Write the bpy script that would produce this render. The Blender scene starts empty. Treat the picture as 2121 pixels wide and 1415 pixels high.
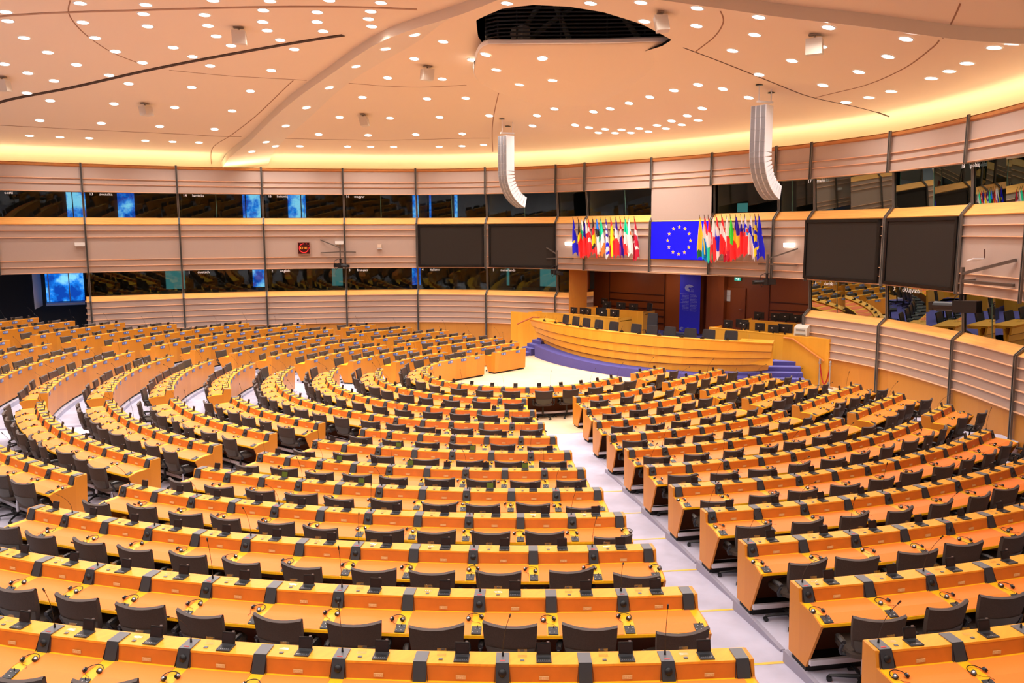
import bpy, math, random
from mathutils import Vector, Matrix
R=math.radians; PI=math.pi
random.seed(7)
sc=bpy.context.scene
COL=sc.collection
# ------------------------------------------------------------ camera, world, exposure
CAM=Vector((20.0507,19.2449,5.647)); FPX=1652.33
_F=Vector((-.70552,-.6956,-.13558)); _R=Vector((-.701743,.712422,-.003448)); _U=Vector((-.098989,-.09271,.99076))
cd=bpy.data.cameras.new('camera'); cam=bpy.data.objects.new('camera',cd); COL.objects.link(cam)
cam.matrix_world=Matrix(((_R.x,_U.x,-_F.x,CAM.x),(_R.y,_U.y,-_F.y,CAM.y),(_R.z,_U.z,-_F.z,CAM.z),(0,0,0,1)))
cd.sensor_width=36; cd.lens=36*FPX/2121; cd.clip_end=200; cd.clip_start=.1
sc.camera=cam
sc.view_settings.view_transform='Standard'; sc.view_settings.look='None'; sc.view_settings.gamma=1
sc.view_settings.use_curve_mapping=False; sc.view_settings.exposure=0.0
w=bpy.data.worlds.new('world'); sc.world=w; w.use_nodes=True
w.node_tree.nodes['Background'].inputs[0].default_value=(.35,.55,1,1); w.node_tree.nodes['Background'].inputs[1].default_value=.6
LAMP=14.0      # radiance of a ceiling downlight's diffuser
LAMPW=31.0     # power of the lamp behind each diffuser
COVE=11.0       # radiance of the cove strip hidden on top of the wall
def proj(p):
    d=Vector(p)-CAM; k=d.dot(_F)
    if k<.2: return None
    return (1060.5+FPX*d.dot(_R)/k, 707.5-FPX*d.dot(_U)/k, k)
def inframe(p,m=60):
    q=proj(p)
    return q is not None and -m<q[0]<2121+m and -m<q[1]<1415+m
# ------------------------------------------------------------ materials
MATS={}
def mat(name,col,rough=.5,metal=0,noise=0,nscale=8,stretch=(1,1,1),emit=0,bump=0,spec=.5,coat=0):
    if name in MATS: return MATS[name]
    m=bpy.data.materials.new(name); m.use_nodes=True; nt=m.node_tree; b=nt.nodes['Principled BSDF']
    b.inputs['Base Color'].default_value=(*col,1); b.inputs['Roughness'].default_value=rough; b.inputs['Metallic'].default_value=metal
    b.inputs['Specular IOR Level'].default_value=spec
    if coat: b.inputs['Coat Weight'].default_value=coat; b.inputs['Coat Roughness'].default_value=.15
    if emit:
        b.inputs['Emission Color'].default_value=(*col,1); b.inputs['Emission Strength'].default_value=emit
    if noise or bump:
        tc=nt.nodes.new('ShaderNodeTexCoord'); mp=nt.nodes.new('ShaderNodeMapping'); mp.inputs['Scale'].default_value=stretch
        nz=nt.nodes.new('ShaderNodeTexNoise'); nz.inputs['Scale'].default_value=nscale; nz.inputs['Detail'].default_value=4
        nt.links.new(tc.outputs['Object'],mp.inputs[0]); nt.links.new(mp.outputs[0],nz.inputs['Vector'])
        if noise:
            rp=nt.nodes.new('ShaderNodeValToRGB')
            rp.color_ramp.elements[0].position=.3; rp.color_ramp.elements[1].position=.7
            rp.color_ramp.elements[0].color=(*[c*(1-noise) for c in col],1); rp.color_ramp.elements[1].color=(*[min(1,c*(1+noise)) for c in col],1)
            nt.links.new(nz.outputs['Fac'],rp.inputs[0]); nt.links.new(rp.outputs[0],b.inputs['Base Color'])
        if bump:
            bp=nt.nodes.new('ShaderNodeBump'); bp.inputs['Strength'].default_value=bump; bp.inputs['Distance'].default_value=.01
            nt.links.new(nz.outputs['Fac'],bp.inputs['Height']); nt.links.new(bp.outputs[0],b.inputs['Normal'])
    MATS[name]=m; return m
def veneer(name,c1,c2,width,rough=.4,scale=(1,1,1)):
    """wood veneer: plain vertical boards of slightly differing tone plus fine grain"""
    m=bpy.data.materials.new(name); m.use_nodes=True; nt=m.node_tree; b=nt.nodes['Principled BSDF']; N=nt.nodes.new; K=nt.links.new
    b.inputs['Roughness'].default_value=rough
    tc=N('ShaderNodeTexCoord'); mp=N('ShaderNodeMapping'); mp.inputs['Scale'].default_value=(1/width,1/width,.12)
    vo=N('ShaderNodeTexVoronoi'); vo.inputs['Scale'].default_value=1; vo.feature='F1'
    n2=N('ShaderNodeTexNoise'); n2.inputs['Scale'].default_value=22; n2.inputs['Detail'].default_value=5
    mp2=N('ShaderNodeMapping'); mp2.inputs['Scale'].default_value=scale
    K(tc.outputs['Object'],mp.inputs[0]); K(mp.outputs[0],vo.inputs['Vector']); K(tc.outputs['Object'],mp2.inputs[0]); K(mp2.outputs[0],n2.inputs['Vector'])
    mx=N('ShaderNodeMix'); mx.data_type='RGBA'; mx.inputs['A'].default_value=(*c1,1); mx.inputs['B'].default_value=(*c2,1)
    ad=N('ShaderNodeMath'); ad.operation='MULTIPLY_ADD'; ad.inputs[1].default_value=.6
    sp=N('ShaderNodeSeparateColor'); K(vo.outputs['Color'],sp.inputs[0]); K(sp.outputs[0],ad.inputs[0])
    ml=N('ShaderNodeMath'); ml.operation='MULTIPLY'; ml.inputs[1].default_value=.4; K(n2.outputs['Fac'],ml.inputs[0]); K(ml.outputs[0],ad.inputs[2])
    K(ad.outputs[0],mx.inputs['Factor']); K(mx.outputs['Result'],b.inputs['Base Color'])
    MATS[name]=m; return m
wood=veneer('desk_veneer',(.60,.20,.014),(.72,.27,.022),.5,.38,(1,1,.15))
woodtop=mat('yellow_lacquered_wood',(.97,.47,.006),.35,noise=.06,nscale=6,stretch=(1,6,1))
shelfwood=mat('shelf_lacquered_wood',(.93,.40,.035),.33,noise=.08,nscale=5,stretch=(1,5,1),spec=.35)
shelffront=mat('shelf_front_wood',(.62,.165,.014),.4,noise=.08,nscale=6)
padm=mat('orange_leather_pad',(.96,.235,.026),.5,bump=.02,noise=.03,nscale=60)
charcoal=mat('charcoal_metal',(.035,.037,.042),.45)
greyplate=mat('grey_plate',(.16,.165,.18),.4,metal=.2)
black=mat('black_plastic',(.008,.008,.009),.4)
blackm=mat('black_plinth',(.006,.006,.007),.6)
fabric=mat('brown_grey_fabric',(.052,.036,.027),.85,noise=.15,nscale=90,bump=.15)
fabric2=mat('chair_shell_grey',(.06,.055,.042),.6)
silver=mat('satin_metal',(.55,.55,.56),.3,metal=.9)
steel=mat('dark_steel_mullion',(.17,.15,.13),.4,metal=.3)
white=mat('white_plastic',(.8,.8,.8),.35)
beige=mat('beige_acoustic_panel',(.47,.355,.295),.55,noise=.04,nscale=120,stretch=(1,1,1))
finm=mat('warm_fin_wood',(.82,.45,.25),.4)
ledge=mat('ledge_wood',(.88,.42,.10),.4,noise=.12,nscale=5,stretch=(.3,.3,6))
capwood=mat('top_rail_wood',(.52,.20,.05),.4,noise=.08,nscale=6)
wains=veneer('wainscot_veneer',(.50,.19,.025),(.62,.26,.035),1.2,.45,(1,1,.15))
rostw=veneer('rostrum_veneer',(.74,.32,.022),(.84,.40,.035),.35,.4,(1,1,.12))
brown=veneer('recess_brown_veneer',(.22,.046,.007),(.28,.062,.010),1.3,.4,(1,1,.15))
carpet=mat('lavender_carpet',(.50,.485,.60),.95,noise=.10,nscale=2.2,bump=.1)
carpet2=mat('lavender_carpet_edge',(.42,.38,.46),.95)
kerbm=mat('carpet_kerb_grey',(.34,.32,.40),.85)
creamf=mat('cream_stage_floor',(.88,.66,.42),.4,noise=.07,nscale=1.5)
purple=mat('purple_carpet',(.085,.075,.30),.95,noise=.08,nscale=40)
purplet=mat('purple_carpet_tread',(.17,.17,.50),.9)
yellow=mat('yellow_strip',(.95,.55,.08),.5)
ceilm=mat('ceiling_plaster',(.78,.63,.46),.8)
beamm=mat('beam_plaster',(.72,.61,.48),.6)
darkgap=mat('dark_gap',(.05,.025,.015),.8)
seamm=mat('seam_line',(.30,.15,.08),.8)
screenm=mat('screen_matt_grey',(.030,.024,.020),.7,spec=.15)
bezel=mat('black_bezel',(.004,.004,.004),.3)
blueled=mat('blue_led_screen',(.0,.0,.80),.4,emit=.9)
starm=mat('star_yellow',(.80,.48,.02),.9,emit=.30,spec=.0)
redled=mat('red_led',(1,.02,.02),.4,emit=1.1)
orled=mat('orange_led',(1,.30,.02),.4,emit=.9)
redtxt=mat('red_marking',(.75,.06,.05),.5)
grillem=mat('speaker_grille',(.26,.26,.28),.5)
arrayw=mat('array_white',(.76,.76,.79),.4)
plaqb=mat('plaque_blue',(.06,.12,.36),.4)
plaqn=mat('plaque_dark_blue',(.13,.20,.50),.4)
plaqw=mat('plaque_white',(.85,.87,.92),.4)
tagm=mat('beige_tag',(.66,.46,.20),.45)
tagn=mat('tag_figures',(.85,.68,.38),.45)
banb=mat('banner_blue',(.012,.014,.62),.6)
ropem=mat('red_rope',(.42,.01,.015),.7)
lit=mat('lit_sign_white',(1,.97,.88),.4,emit=3)
greens=mat('green_exit_sign',(.02,.30,.22),.4,emit=1.2)
glowm=mat('booth_glow',(.10,.42,.44),.6,emit=.35)
paper=mat('paper_white',(.8,.78,.74),.6)
# emission materials for lamps
def emis(name,col,s):
    m=bpy.data.materials.new(name); m.use_nodes=True; nt=m.node_tree; nt.nodes.clear()
    o=nt.nodes.new('ShaderNodeOutputMaterial'); e=nt.nodes.new('ShaderNodeEmission'); e.inputs[0].default_value=(*col,1); e.inputs[1].default_value=s
    nt.links.new(e.outputs[0],o.inputs[0]); MATS[name]=m; return m
lampm=emis('downlight_diffuser',(1,.93,.88),LAMP)
covem=emis('cove_strip',(1,.84,.52),COVE)
# daylight scene seen through windows (sky above, darker trees and roofs below)
def daylight():
    m=bpy.data.materials.new('daylight_outside'); m.use_nodes=True; nt=m.node_tree; nt.nodes.clear(); N=nt.nodes.new; K=nt.links.new
    o=N('ShaderNodeOutputMaterial'); e=N('ShaderNodeEmission'); e.inputs[1].default_value=1.1
    tc=N('ShaderNodeTexCoord'); nz=N('ShaderNodeTexNoise'); nz.inputs['Scale'].default_value=1.1; nz.inputs['Detail'].default_value=6; nz.inputs['Roughness'].default_value=.62
    rp=N('ShaderNodeValToRGB'); E=rp.color_ramp.elements; E[0].position=.42; E[0].color=(.005,.06,.42,1); E[1].position=.62; E[1].color=(.25,.70,1,1)
    q=rp.color_ramp.elements.new(.5); q.color=(.01,.22,.85,1)
    K(tc.outputs['Object'],nz.inputs['Vector']); K(nz.outputs['Fac'],rp.inputs[0]); K(rp.outputs[0],e.inputs[0]); K(e.outputs[0],o.inputs[0]); MATS['day']=m; return m
day=daylight()
def glassmat():
    m=bpy.data.materials.new('booth_glass'); m.use_nodes=True; nt=m.node_tree; nt.nodes.clear(); N=nt.nodes.new; K=nt.links.new
    o=N('ShaderNodeOutputMaterial'); g=N('ShaderNodeBsdfGlossy'); g.inputs['Roughness'].default_value=0.01; g.inputs['Color'].default_value=(.27,.31,.28,1)
    t=N('ShaderNodeBsdfTransparent'); t.inputs['Color'].default_value=(.72,.82,.78,1); mx=N('ShaderNodeMixShader')
    fr=N('ShaderNodeFresnel'); fr.inputs[0].default_value=1.5
    ma=N('ShaderNodeMath'); ma.operation='MULTIPLY_ADD'; ma.inputs[1].default_value=1.0; ma.inputs[2].default_value=.06; K(fr.outputs[0],ma.inputs[0])
    K(ma.outputs[0],mx.inputs[0]); K(t.outputs[0],mx.inputs[1]); K(g.outputs[0],mx.inputs[2]); K(mx.outputs[0],o.inputs[0]); MATS['glass']=m; return m
glass=glassmat()
clear=bpy.data.materials.new('clear_acrylic'); clear.use_nodes=True
_n=clear.node_tree; _n.nodes.clear(); _o=_n.nodes.new('ShaderNodeOutputMaterial'); _m=_n.nodes.new('ShaderNodeMixShader'); _m.inputs[0].default_value=.10
_t=_n.nodes.new('ShaderNodeBsdfTransparent'); _g=_n.nodes.new('ShaderNodeBsdfGlossy'); _g.inputs['Roughness'].default_value=.1
_n.links.new(_t.outputs[0],_m.inputs[1]); _n.links.new(_g.outputs[0],_m.inputs[2]); _n.links.new(_m.outputs[0],_o.inputs[0])
# ------------------------------------------------------------ mesh builder
class MB:
    def __init__(s): s.v=[]; s.f=[]; s.m=[]
    def add(s,vs,fs,m=0):
        n=len(s.v); s.v.extend([tuple(q) for q in vs]); s.f.extend([tuple(n+i for i in f) for f in fs]); s.m.extend([m]*len(fs)); return s
    def box(s,c,d,m=0,rot=None):
        x,y,z=[k/2 for k in d]; P=[Vector((a*x,b*y,e*z)) for e in(-1,1) for b in(-1,1) for a in(-1,1)]
        if rot is not None: P=[rot@p for p in P]
        c=Vector(c); return s.add([p+c for p in P],[(0,2,3,1),(4,5,7,6),(0,1,5,4),(2,6,7,3),(0,4,6,2),(1,3,7,5)],m)
    def prism(s,poly,ax,a,b,m=0):
        """polygon (2D) extruded along axis ax from a to b. ax 'x': poly=(y,z); 'y': (x,z); 'z': (x,y)"""
        f={'x':lambda p,t:(t,p[0],p[1]),'y':lambda p,t:(p[0],t,p[1]),'z':lambda p,t:(p[0],p[1],t)}[ax]
        n=len(poly); vs=[f(p,a) for p in poly]+[f(p,b) for p in poly]
        return s.add(vs,[tuple(range(n))[::-1],tuple(range(n,2*n))]+[(i,(i+1)%n,n+(i+1)%n,n+i) for i in range(n)],m)
    def cyl(s,p0,p1,r0,r1=None,n=12,m=0,cap=True):
        r1=r0 if r1 is None else r1; p0=Vector(p0); p1=Vector(p1); d=(p1-p0).normalized()
        a=d.orthogonal().normalized(); b=d.cross(a)
        vs=[p0+(a*math.cos(2*PI*i/n)+b*math.sin(2*PI*i/n))*r0 for i in range(n)]+[p1+(a*math.cos(2*PI*i/n)+b*math.sin(2*PI*i/n))*r1 for i in range(n)]
        fs=[(i,(i+1)%n,n+(i+1)%n,n+i) for i in range(n)]
        if cap: fs+=[tuple(range(n))[::-1],tuple(range(n,2*n))]
        return s.add(vs,fs,m)
    def tube(s,pts,r,n=6,m=0):
        pts=[Vector(p) for p in pts]; rr=r if isinstance(r,(list,tuple)) else [r]*len(pts)
        vs=[];fs=[];a=None
        for i,p in enumerate(pts):
            d=(pts[min(i+1,len(pts)-1)]-pts[max(i-1,0)]).normalized()
            a=d.orthogonal().normalized() if a is None else (a-d*a.dot(d)).normalized()
            b=d.cross(a)
            vs+=[p+(a*math.cos(2*PI*k/n)+b*math.sin(2*PI*k/n))*rr[i] for k in range(n)]
        for i in range(len(pts)-1):
            for k in range(n): fs.append((i*n+k,i*n+(k+1)%n,(i+1)*n+(k+1)%n,(i+1)*n+k))
        fs+=[tuple(range(n))[::-1],tuple(range((len(pts)-1)*n,len(pts)*n))]
        return s.add(vs,fs,m)
    def grid(s,rows,m=0,close=False):
        nr=len(rows); nc=len(rows[0]); vs=[q for r in rows for q in r]; fs=[]
        for i in range(nr-1):
            for j in range(nc if close else nc-1): fs.append((i*nc+j,i*nc+(j+1)%nc,(i+1)*nc+(j+1)%nc,(i+1)*nc+j))
        return s.add(vs,fs,m)
    def slab(s,rows,th,m=0):
        """grid given as rows of points, thickened along local normal axis z by -th"""
        lo=[[ (q[0],q[1],q[2]-th) for q in r] for r in rows]; nr=len(rows); nc=len(rows[0])
        s.grid(rows,m); s.grid([r[::-1] for r in lo],m)
        s.grid([rows[0][::-1],lo[0][::-1]],m); s.grid([rows[-1],lo[-1]],m)
        s.grid([[r[0] for r in rows],[r[0] for r in lo]],m); s.grid([[r[-1] for r in rows][::-1],[r[-1] for r in lo][::-1]],m); return s
    def merge(s,o,M=None,m=None):
        n=len(s.v); s.v.extend([tuple(M@Vector(q)) for q in o.v] if M is not None else o.v); s.f.extend([tuple(n+i for i in f) for f in o.f])
        s.m.extend(o.m if m is None else [m]*len(o.m)); return s
    def mesh(s,name,mats,smooth=False,ang=35):
        me=bpy.data.meshes.new(name); me.from_pydata([tuple(q) for q in s.v],[],s.f)
        for k in mats: me.materials.append(k)
        if len(mats)>1: me.polygons.foreach_set('material_index',s.m)
        me.validate()
        if smooth:
            me.shade_smooth(); me.set_sharp_from_angle(angle=R(ang))
        me.update(); return me
def link(name,me,parent=None,loc=None,rz=None,M=None):
    o=bpy.data.objects.new(name,me); COL.objects.link(o)
    if parent is not None: o.parent=parent
    if loc is not None: o.location=loc
    if rz is not None: o.rotation_euler=(0,0,rz)
    if M is not None: o.matrix_basis=M
    return o
def build(mb,name,mats,parent=None,smooth=False,loc=None,rz=None,M=None,ang=35):
    if not isinstance(mats,(list,tuple)): mats=[mats]
    return link(name,mb.mesh(name,mats,smooth,ang),parent,loc,rz,M)
def tag(o,label,cat,group=None,kind=None):
    o['label']=label; o['category']=cat
    if group: o['group']=group
    if kind: o['kind']=kind
    return o
def thing(name,label,cat,loc=(0,0,0),rz=0,group=None,kind=None,M=None):
    o=link(name,None,None,loc,rz,M); o.empty_display_size=.2
    return tag(o,label,cat,group,kind)
def struct(mb,name,mats,smooth=False,parent=None,ang=35):
    o=build(mb,name,mats,parent,smooth,ang=ang); 
    if parent is None: o['kind']='structure'
    return o
_tc={}
def text2d(s,size,align='CENTER'):
    k=(s,size,align)
    if k in _tc: return _tc[k]
    c=bpy.data.curves.new('lettering','FONT'); c.body=s; c.size=size; c.align_x=align; c.align_y='CENTER'; c.resolution_u=1
    o=bpy.data.objects.new('lettering',c); COL.objects.link(o)
    bpy.context.view_layer.update()
    me=o.to_mesh(); b=MB(); b.add([tuple(v.co) for v in me.vertices],[tuple(p.vertices) for p in me.polygons]); o.to_mesh_clear()
    bpy.data.objects.remove(o); bpy.data.curves.remove(c); _tc[k]=b; return b
NUMW=['','first','second','third','fourth','fifth','sixth','seventh','eighth','ninth','tenth','eleventh','twelfth','thirteenth','fourteenth','fifteenth','sixteenth','seventeenth','eighteenth','nineteenth','twentieth']
def nth(i): return NUMW[i] if i<len(NUMW) else 'twenty-'+NUMW[i-20] if i<30 else str(i)+'th'
# ------------------------------------------------------------ hall geometry
R0=3.361; PITCH=1.6
def rowR(r): return R0+(r-1)*PITCH
_Z=[0,-.024,-.014,.026,.093,.182,.290,.412,.545,.684,.826,.967,1.103,1.229]
def rowZ(r): return .88+_Z[r-1]          # height of the desk shelf edge above the hall floor
def flo(r): return max(0,_Z[r-1])         # floor height of a row
def pt(r,s,d):
    """point of row r at arc length s along its inner edge, depth d outwards; returns x,y and the outward direction"""
    Rr=rowR(r); h=Rr*PI/2
    if abs(s)<=h: th=s/Rr; return (Rr+d)*math.cos(th),(Rr+d)*math.sin(th),math.cos(th),math.sin(th)
    g=1 if s>0 else -1; return -(abs(s)-h),g*(Rr+d),0,g
def S(r,th=None,u=None,side=1):
    """arc length from a polar angle in degrees or from a u coordinate on the straight part"""
    Rr=rowR(r)
    if u is not None:
        if u<=0: return side*(Rr*PI/2-u)
        return side*Rr*(PI/2-math.asin(min(1,u/Rr)))
    return Rr*R(th)
# blocks: list per row of (kind, s0, s1)
A1={2:(45.2,61.2),3:(46.8,58.5),4:(47.5,56.5),5:(48.3,55.5),6:(48.9,54.9),7:(49,54.3),8:(49.1,53.9),9:(49.2,53.6),10:(49.3,53.2),11:(49.4,52.9),12:(49.4,52.6),13:(49.5,52.4),14:(49.5,52.2)}
A4={2:(-47.8,-64.5),3:(-48.9,-60.9),4:(-48.2,-58.4),5:(-50.6,-58.4),6:(-51.1,-58.4),7:(-51.6,-57.9),8:(-52.1,-57.2),9:(-51.9,-56.7),10:(-51.5,-55.8),11:(-51.2,-55.1),12:(-51,-54.8),13:(-51,-54.5),14:(-51,-54.3)}
A2={5:(13.5,20.7),6:(13.7,19.9),7:(14,19.4),8:(14.6,19.3),9:(15.2,19.3),10:(15.4,19.4),11:(15.7,19.4),12:(15.9,19.4),13:(16,19.4),14:(16.1,19.4)}
A3={5:(-13.7,-20.9),6:(-15.2,-21.2),7:(-15.5,-20.8),8:(-15.6,-20.4),9:(-15.6,-20),10:(-15.6,-19.7),11:(-15.6,-19.5),12:(-15.7,-19.4),13:(-15.8,-19.3),14:(-15.8,-19.2)}
A5={1:(-1.33,-1.94),2:(-.8,-1.51),3:(-.55,-1.25),4:(-.17,-.88),5:(-.11,-.81),6:(.06,-.63),7:(-.62,-1.18)}
A6={1:(-1.03,-1.8),2:(-.63,-1.31),3:(-.3,-.96),4:(.15,-.58),5:(.33,-.37),6:(.54,-.11),7:(.06,-.6)}
ENDL={1:-3.68,2:-4.95,3:-5.51,4:-5.05,5:-5.01,6:-4.05,7:-3.03}
ENDR={1:-3.57,2:-4.81,3:-5.16,4:-4.65,5:-4.67,6:-3.63,7:-2.41}
ELT={8:-90.5,9:-82.8,10:-73.5,11:-69.1,12:-65.6,13:-64.4,14:-62}
ERT={8:88.4,9:82,10:76,11:72,12:70,13:68,14:66}
def blocks(r):
    cuts=[]  # boundaries from negative s to positive
    endl=S(r,u=ENDL[r],side=-1) if r in ENDL else S(r,th=ELT[r]); endr=S(r,u=ENDR[r]) if r in ENDR else S(r,th=ERT[r])
    B=[]; cur=endl; idx=0
    gaps=[]
    if r in A5: a,b=A5[r]; gaps.append((S(r,u=b,side=-1),S(r,u=a,side=-1),0))
    if r in A4: a,b=A4[r]; gaps.append((S(r,th=b),S(r,th=a),1))
    if r in A3: a,b=A3[r]; gaps.append((S(r,th=b),S(r,th=a),2))
    if r in A2: a,b=A2[r]; gaps.append((S(r,th=a),S(r,th=b),3))
    if r in A1: a,b=A1[r]; gaps.append((S(r,th=a),S(r,th=b),4))
    if r in A6: a,b=A6[r]; gaps.append((S(r,u=a),S(r,u=b),5))
    k=0 if r in A5 else 1
    for g in gaps:
        B.append((g[2],cur,g[0])); cur=g[1]; k=g[2]+1
    B.append((6 if r in A6 else 5,cur,endr))
    return B,gaps
BN=['end block by the rope barrier','far side block facing the hall','far curved block','curved block opposite the rostrum','middle block','block between middle aisle and rostrum stairs','end block by the purple steps']
# seats
SEATS=[]   # dict per seat
BLK=[]
LAST={1:22,2:49,3:85,4:127,5:170,6:215,7:266,8:318,9:371,10:425,11:478,12:532,13:586,14:640}
FIX={(12,4):15,(11,4):13,(9,4):11,(1,0):2,(1,6):2,(2,0):4,(3,0):5,(4,0):5,(5,0):5,(6,0):4,(7,0):2,(2,6):4}
for r in range(1,15):
    B,gaps=blocks(r); num=LAST[r]
    for k,s0,s1 in B:
        ln=s1-s0; Rr=rowR(r); straight=abs((s0+s1)/2)>Rr*PI/2-.3
        n=FIX.get((r,k)) or max(1,round((ln-.06)/.83) if straight else round(ln*(1+.4/Rr)/.80))
        if (r,k)==(12,4): s0=s1-R(2.003)*Rr*15-.03; ln=s1-s0
        pit=(ln-.06)/n; ss=[s0+.03+pit*(i+.5) for i in range(n)]
        seats=[]
        for i,s in enumerate(ss):
            x,y,ox,oy=pt(r,s,.5); seats.append(dict(r=r,k=k,i=i,n=n,s=s,p=pit,num=num,x=x,y=y)); num-=1
        if r==11 and k==4:
            for i,q in enumerate(seats): q['num']=428+(n-1-i)
        if r==12 and k==4:
            for i,q in enumerate(seats): q['num']=479+(n-1-i)
        BLK.append(dict(r=r,k=k,s0=s0,s1=s1,pit=pit,seats=seats,straight=straight))
# keep what the picture can show
def vis(q,m=150):
    x,y,ox,oy=pt(q['r'],q['s'],.4); z=rowZ(q['r'])
    return inframe((x,y,z),m) and (Vector((x,y,z))-CAM).dot(_F)>2.5
for b in BLK:
    V=[q for q in b['seats'] if vis(q)]
    b['v']=V
    if V:
        b['n0']=b['seats'].index(V[0]); b['n1']=b['seats'].index(V[-1])
        b['c0']=b['n0']==0; b['c1']=b['n1']==len(b['seats'])-1
        b['a']=b['s0'] if b['c0'] else V[0]['s']-b['pit']/2; b['b']=b['s1'] if b['c1'] else V[-1]['s']+b['pit']/2
# ------------------------------------------------------------ wall plan
WP=[(-26,-22.3)]
LFT=[(20,-23.8),(15,-23.2)]
W16=[(10.649,-22.157),(7.291,-21.18),(3.465,-19.816),(-.002,-17.99),(-3.233,-15.69),(-6.033,-13.332),(-8.151,-10.395),(-9.504,-6.842),(-9.658,-5.148),(-9.904,-1.557),(-9.86,1.485),(-9.369,4.562),(-9.049,6.1),(-7.782,9.316),(-5.533,12.239),(-3.35,14.336)]
RGT=[(-.2,17.3),(3.465,20.2),(7.29,22.2),(11.5,23.6),(16,24.4)]
BACK=[(21,24.3),(26,22.6),(31,18),(34,10),(35,0),(34,-10),(31,-18),(26,-22.3)]
PTS=LFT+W16+RGT; OFF=len(LFT)      # index of W16[0] in PTS
def cr(P,i,t):
    g=lambda j:Vector(P[max(0,min(len(P)-1,j))])
    a,b,c,d=g(i-1),g(i),g(i+1),g(i+2)
    return .5*((2*b)+(c-a)*t+(2*a-5*b+4*c-d)*t*t+(3*b-a-3*c+d)*t**3)
def wpos(s):
    """wall plan point and outward unit normal at mullion parameter s (0 = first mullion in view)"""
    s+=OFF; i=min(int(s),len(PTS)-2); t=s-i
    p=cr(PTS,i,t); q=cr(PTS,i,min(1,t+.02)) ; q0=cr(PTS,i,max(0,t-.02)); d=(q-q0).normalized()
    # walking with rising s the hall lies on the side of (d.y,-d.x)*-1
    n=Vector((d.y,-d.x)); c=Vector((9,0))
    if (p-c).dot(n)<0: n=-n
    return p,n
ZA,ZB,ZC,ZD,ZE,ZF=1.033,2.705,3.847,6.401,7.579,8.834
def band(mb,s0,s1,prof,m=0,step=.125):
    """surface swept along the wall: prof = list of (outward offset, z)"""
    n=max(1,round((s1-s0)/step)); cols=[]
    for k in range(n+1):
        p,nn=wpos(s0+(s1-s0)*k/n); cols.append([(p.x+nn.x*o,p.y+nn.y*o,z) for o,z in prof])
    mb.grid(cols,m)
def fin(mb,s0,s1,z,m=0,o=-.065,t=.017):
    band(mb,s0,s1,[(.02,z-t),(o,z-t*.6),(o,z+t*.4),(.02,z+t)],m)
SMAX=len(PTS)-1-OFF; SMIN=-OFF
# ceiling shape
RING=[Vector(q) for q in PTS+BACK]
def ringr(a):
    best=None; d=Vector((math.cos(a),math.sin(a))); c=Vector((9,0))
    for i in range(len(RING)):
        p,q=RING[i],RING[(i+1)%len(RING)]; e=q-p; det=d.x*(-e.y)+e.x*d.y
        if abs(det)<1e-9: continue
        w_=p-c; t=(w_.x*(-e.y)+e.x*w_.y)/det; u=(d.x*w_.y-d.y*w_.x)/det
        if t>0 and -1e-6<=u<=1+1e-6 and (best is None or t>best): best=t
    return best or 20
_rt=[ringr(-PI+2*PI*i/720) for i in range(721)]
_rt=[sum(_rt[(i+j)%720] for j in range(-6,7))/13 for i in range(721)]
def rw(a):
    f=(a+PI)/(2*PI)*720; i=int(f)%720; t=f-int(f); return _rt[i]*(1-t)+_rt[(i+1)%720]*t
def cz(x,y):
    a=math.atan2(y,x-9); s=math.hypot(x-9,y)/rw(a)
    e=max(0,min(1,(s-.84)/.16)); e=e*e*(3-2*e)*.28
    if s<=1: return 9.3+2.8*(1-s*s)+e
    return 9.58-(s-1)*8
def cn(x,y):
    e=.15; return Vector((-(cz(x+e,y)-cz(x-e,y))/(2*e),-(cz(x,y+e)-cz(x,y-e))/(2*e),1)).normalized()
# ------------------------------------------------------------ hall shell
def poly_fill(pts,z):   # big flat polygon
    return [(p[0],p[1],z) for p in pts]
fl=MB(); n=len(RING); fl.add([(9,0,0)]+[((p.x-9)*1.02+9,p.y*1.02,0) for p in RING],[(0,i+1,(i+1)%n+1) for i in range(n)]); struct(fl,'floor',[carpet])
cf=MB(); m_=64; cf.add([(0,0,.004)]+[(5.9*math.cos(2*PI*i/m_),5.9*math.sin(2*PI*i/m_),.004) for i in range(m_)],[(0,i+1,(i+1)%m_+1) for i in range(m_)])
cf.add([(0,-9.5,.003),(0,9.5,.003),(-9,9.5,.003),(-9,-9.5,.003)],[(0,1,2,3)]); struct(cf,'floor',[creamf])
# stepped seating platforms, one per desk block
for b in BLK:
    if not b['v'] or flo(b['r'])<.02: continue
    r=b['r']; z=flo(r); a,c=b['a'],b['b']
    if b['c0'] and b['k'] in (0,1) and r>=7: a-=1.3
    if b['c1'] and b['k'] in (5,6) and r>=7: c+=1.3
    n=max(2,int((c-a)/.4)); rows=[]
    for i in range(n+1):
        s=a+(c-a)*i/n; q=[]
        for d,h in ((-.05,0),(-.05,z),(1.56,z),(1.56,0)):
            x,y,_,_=pt(r,s,d); q.append((x,y,h))
        rows.append(q)
    mb=MB(); mb.grid(rows)
    for rr in (rows[0],rows[-1]): mb.add(rr,[(0,1,2,3)])
    struct(mb,'floor_platform',[carpet])
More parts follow.
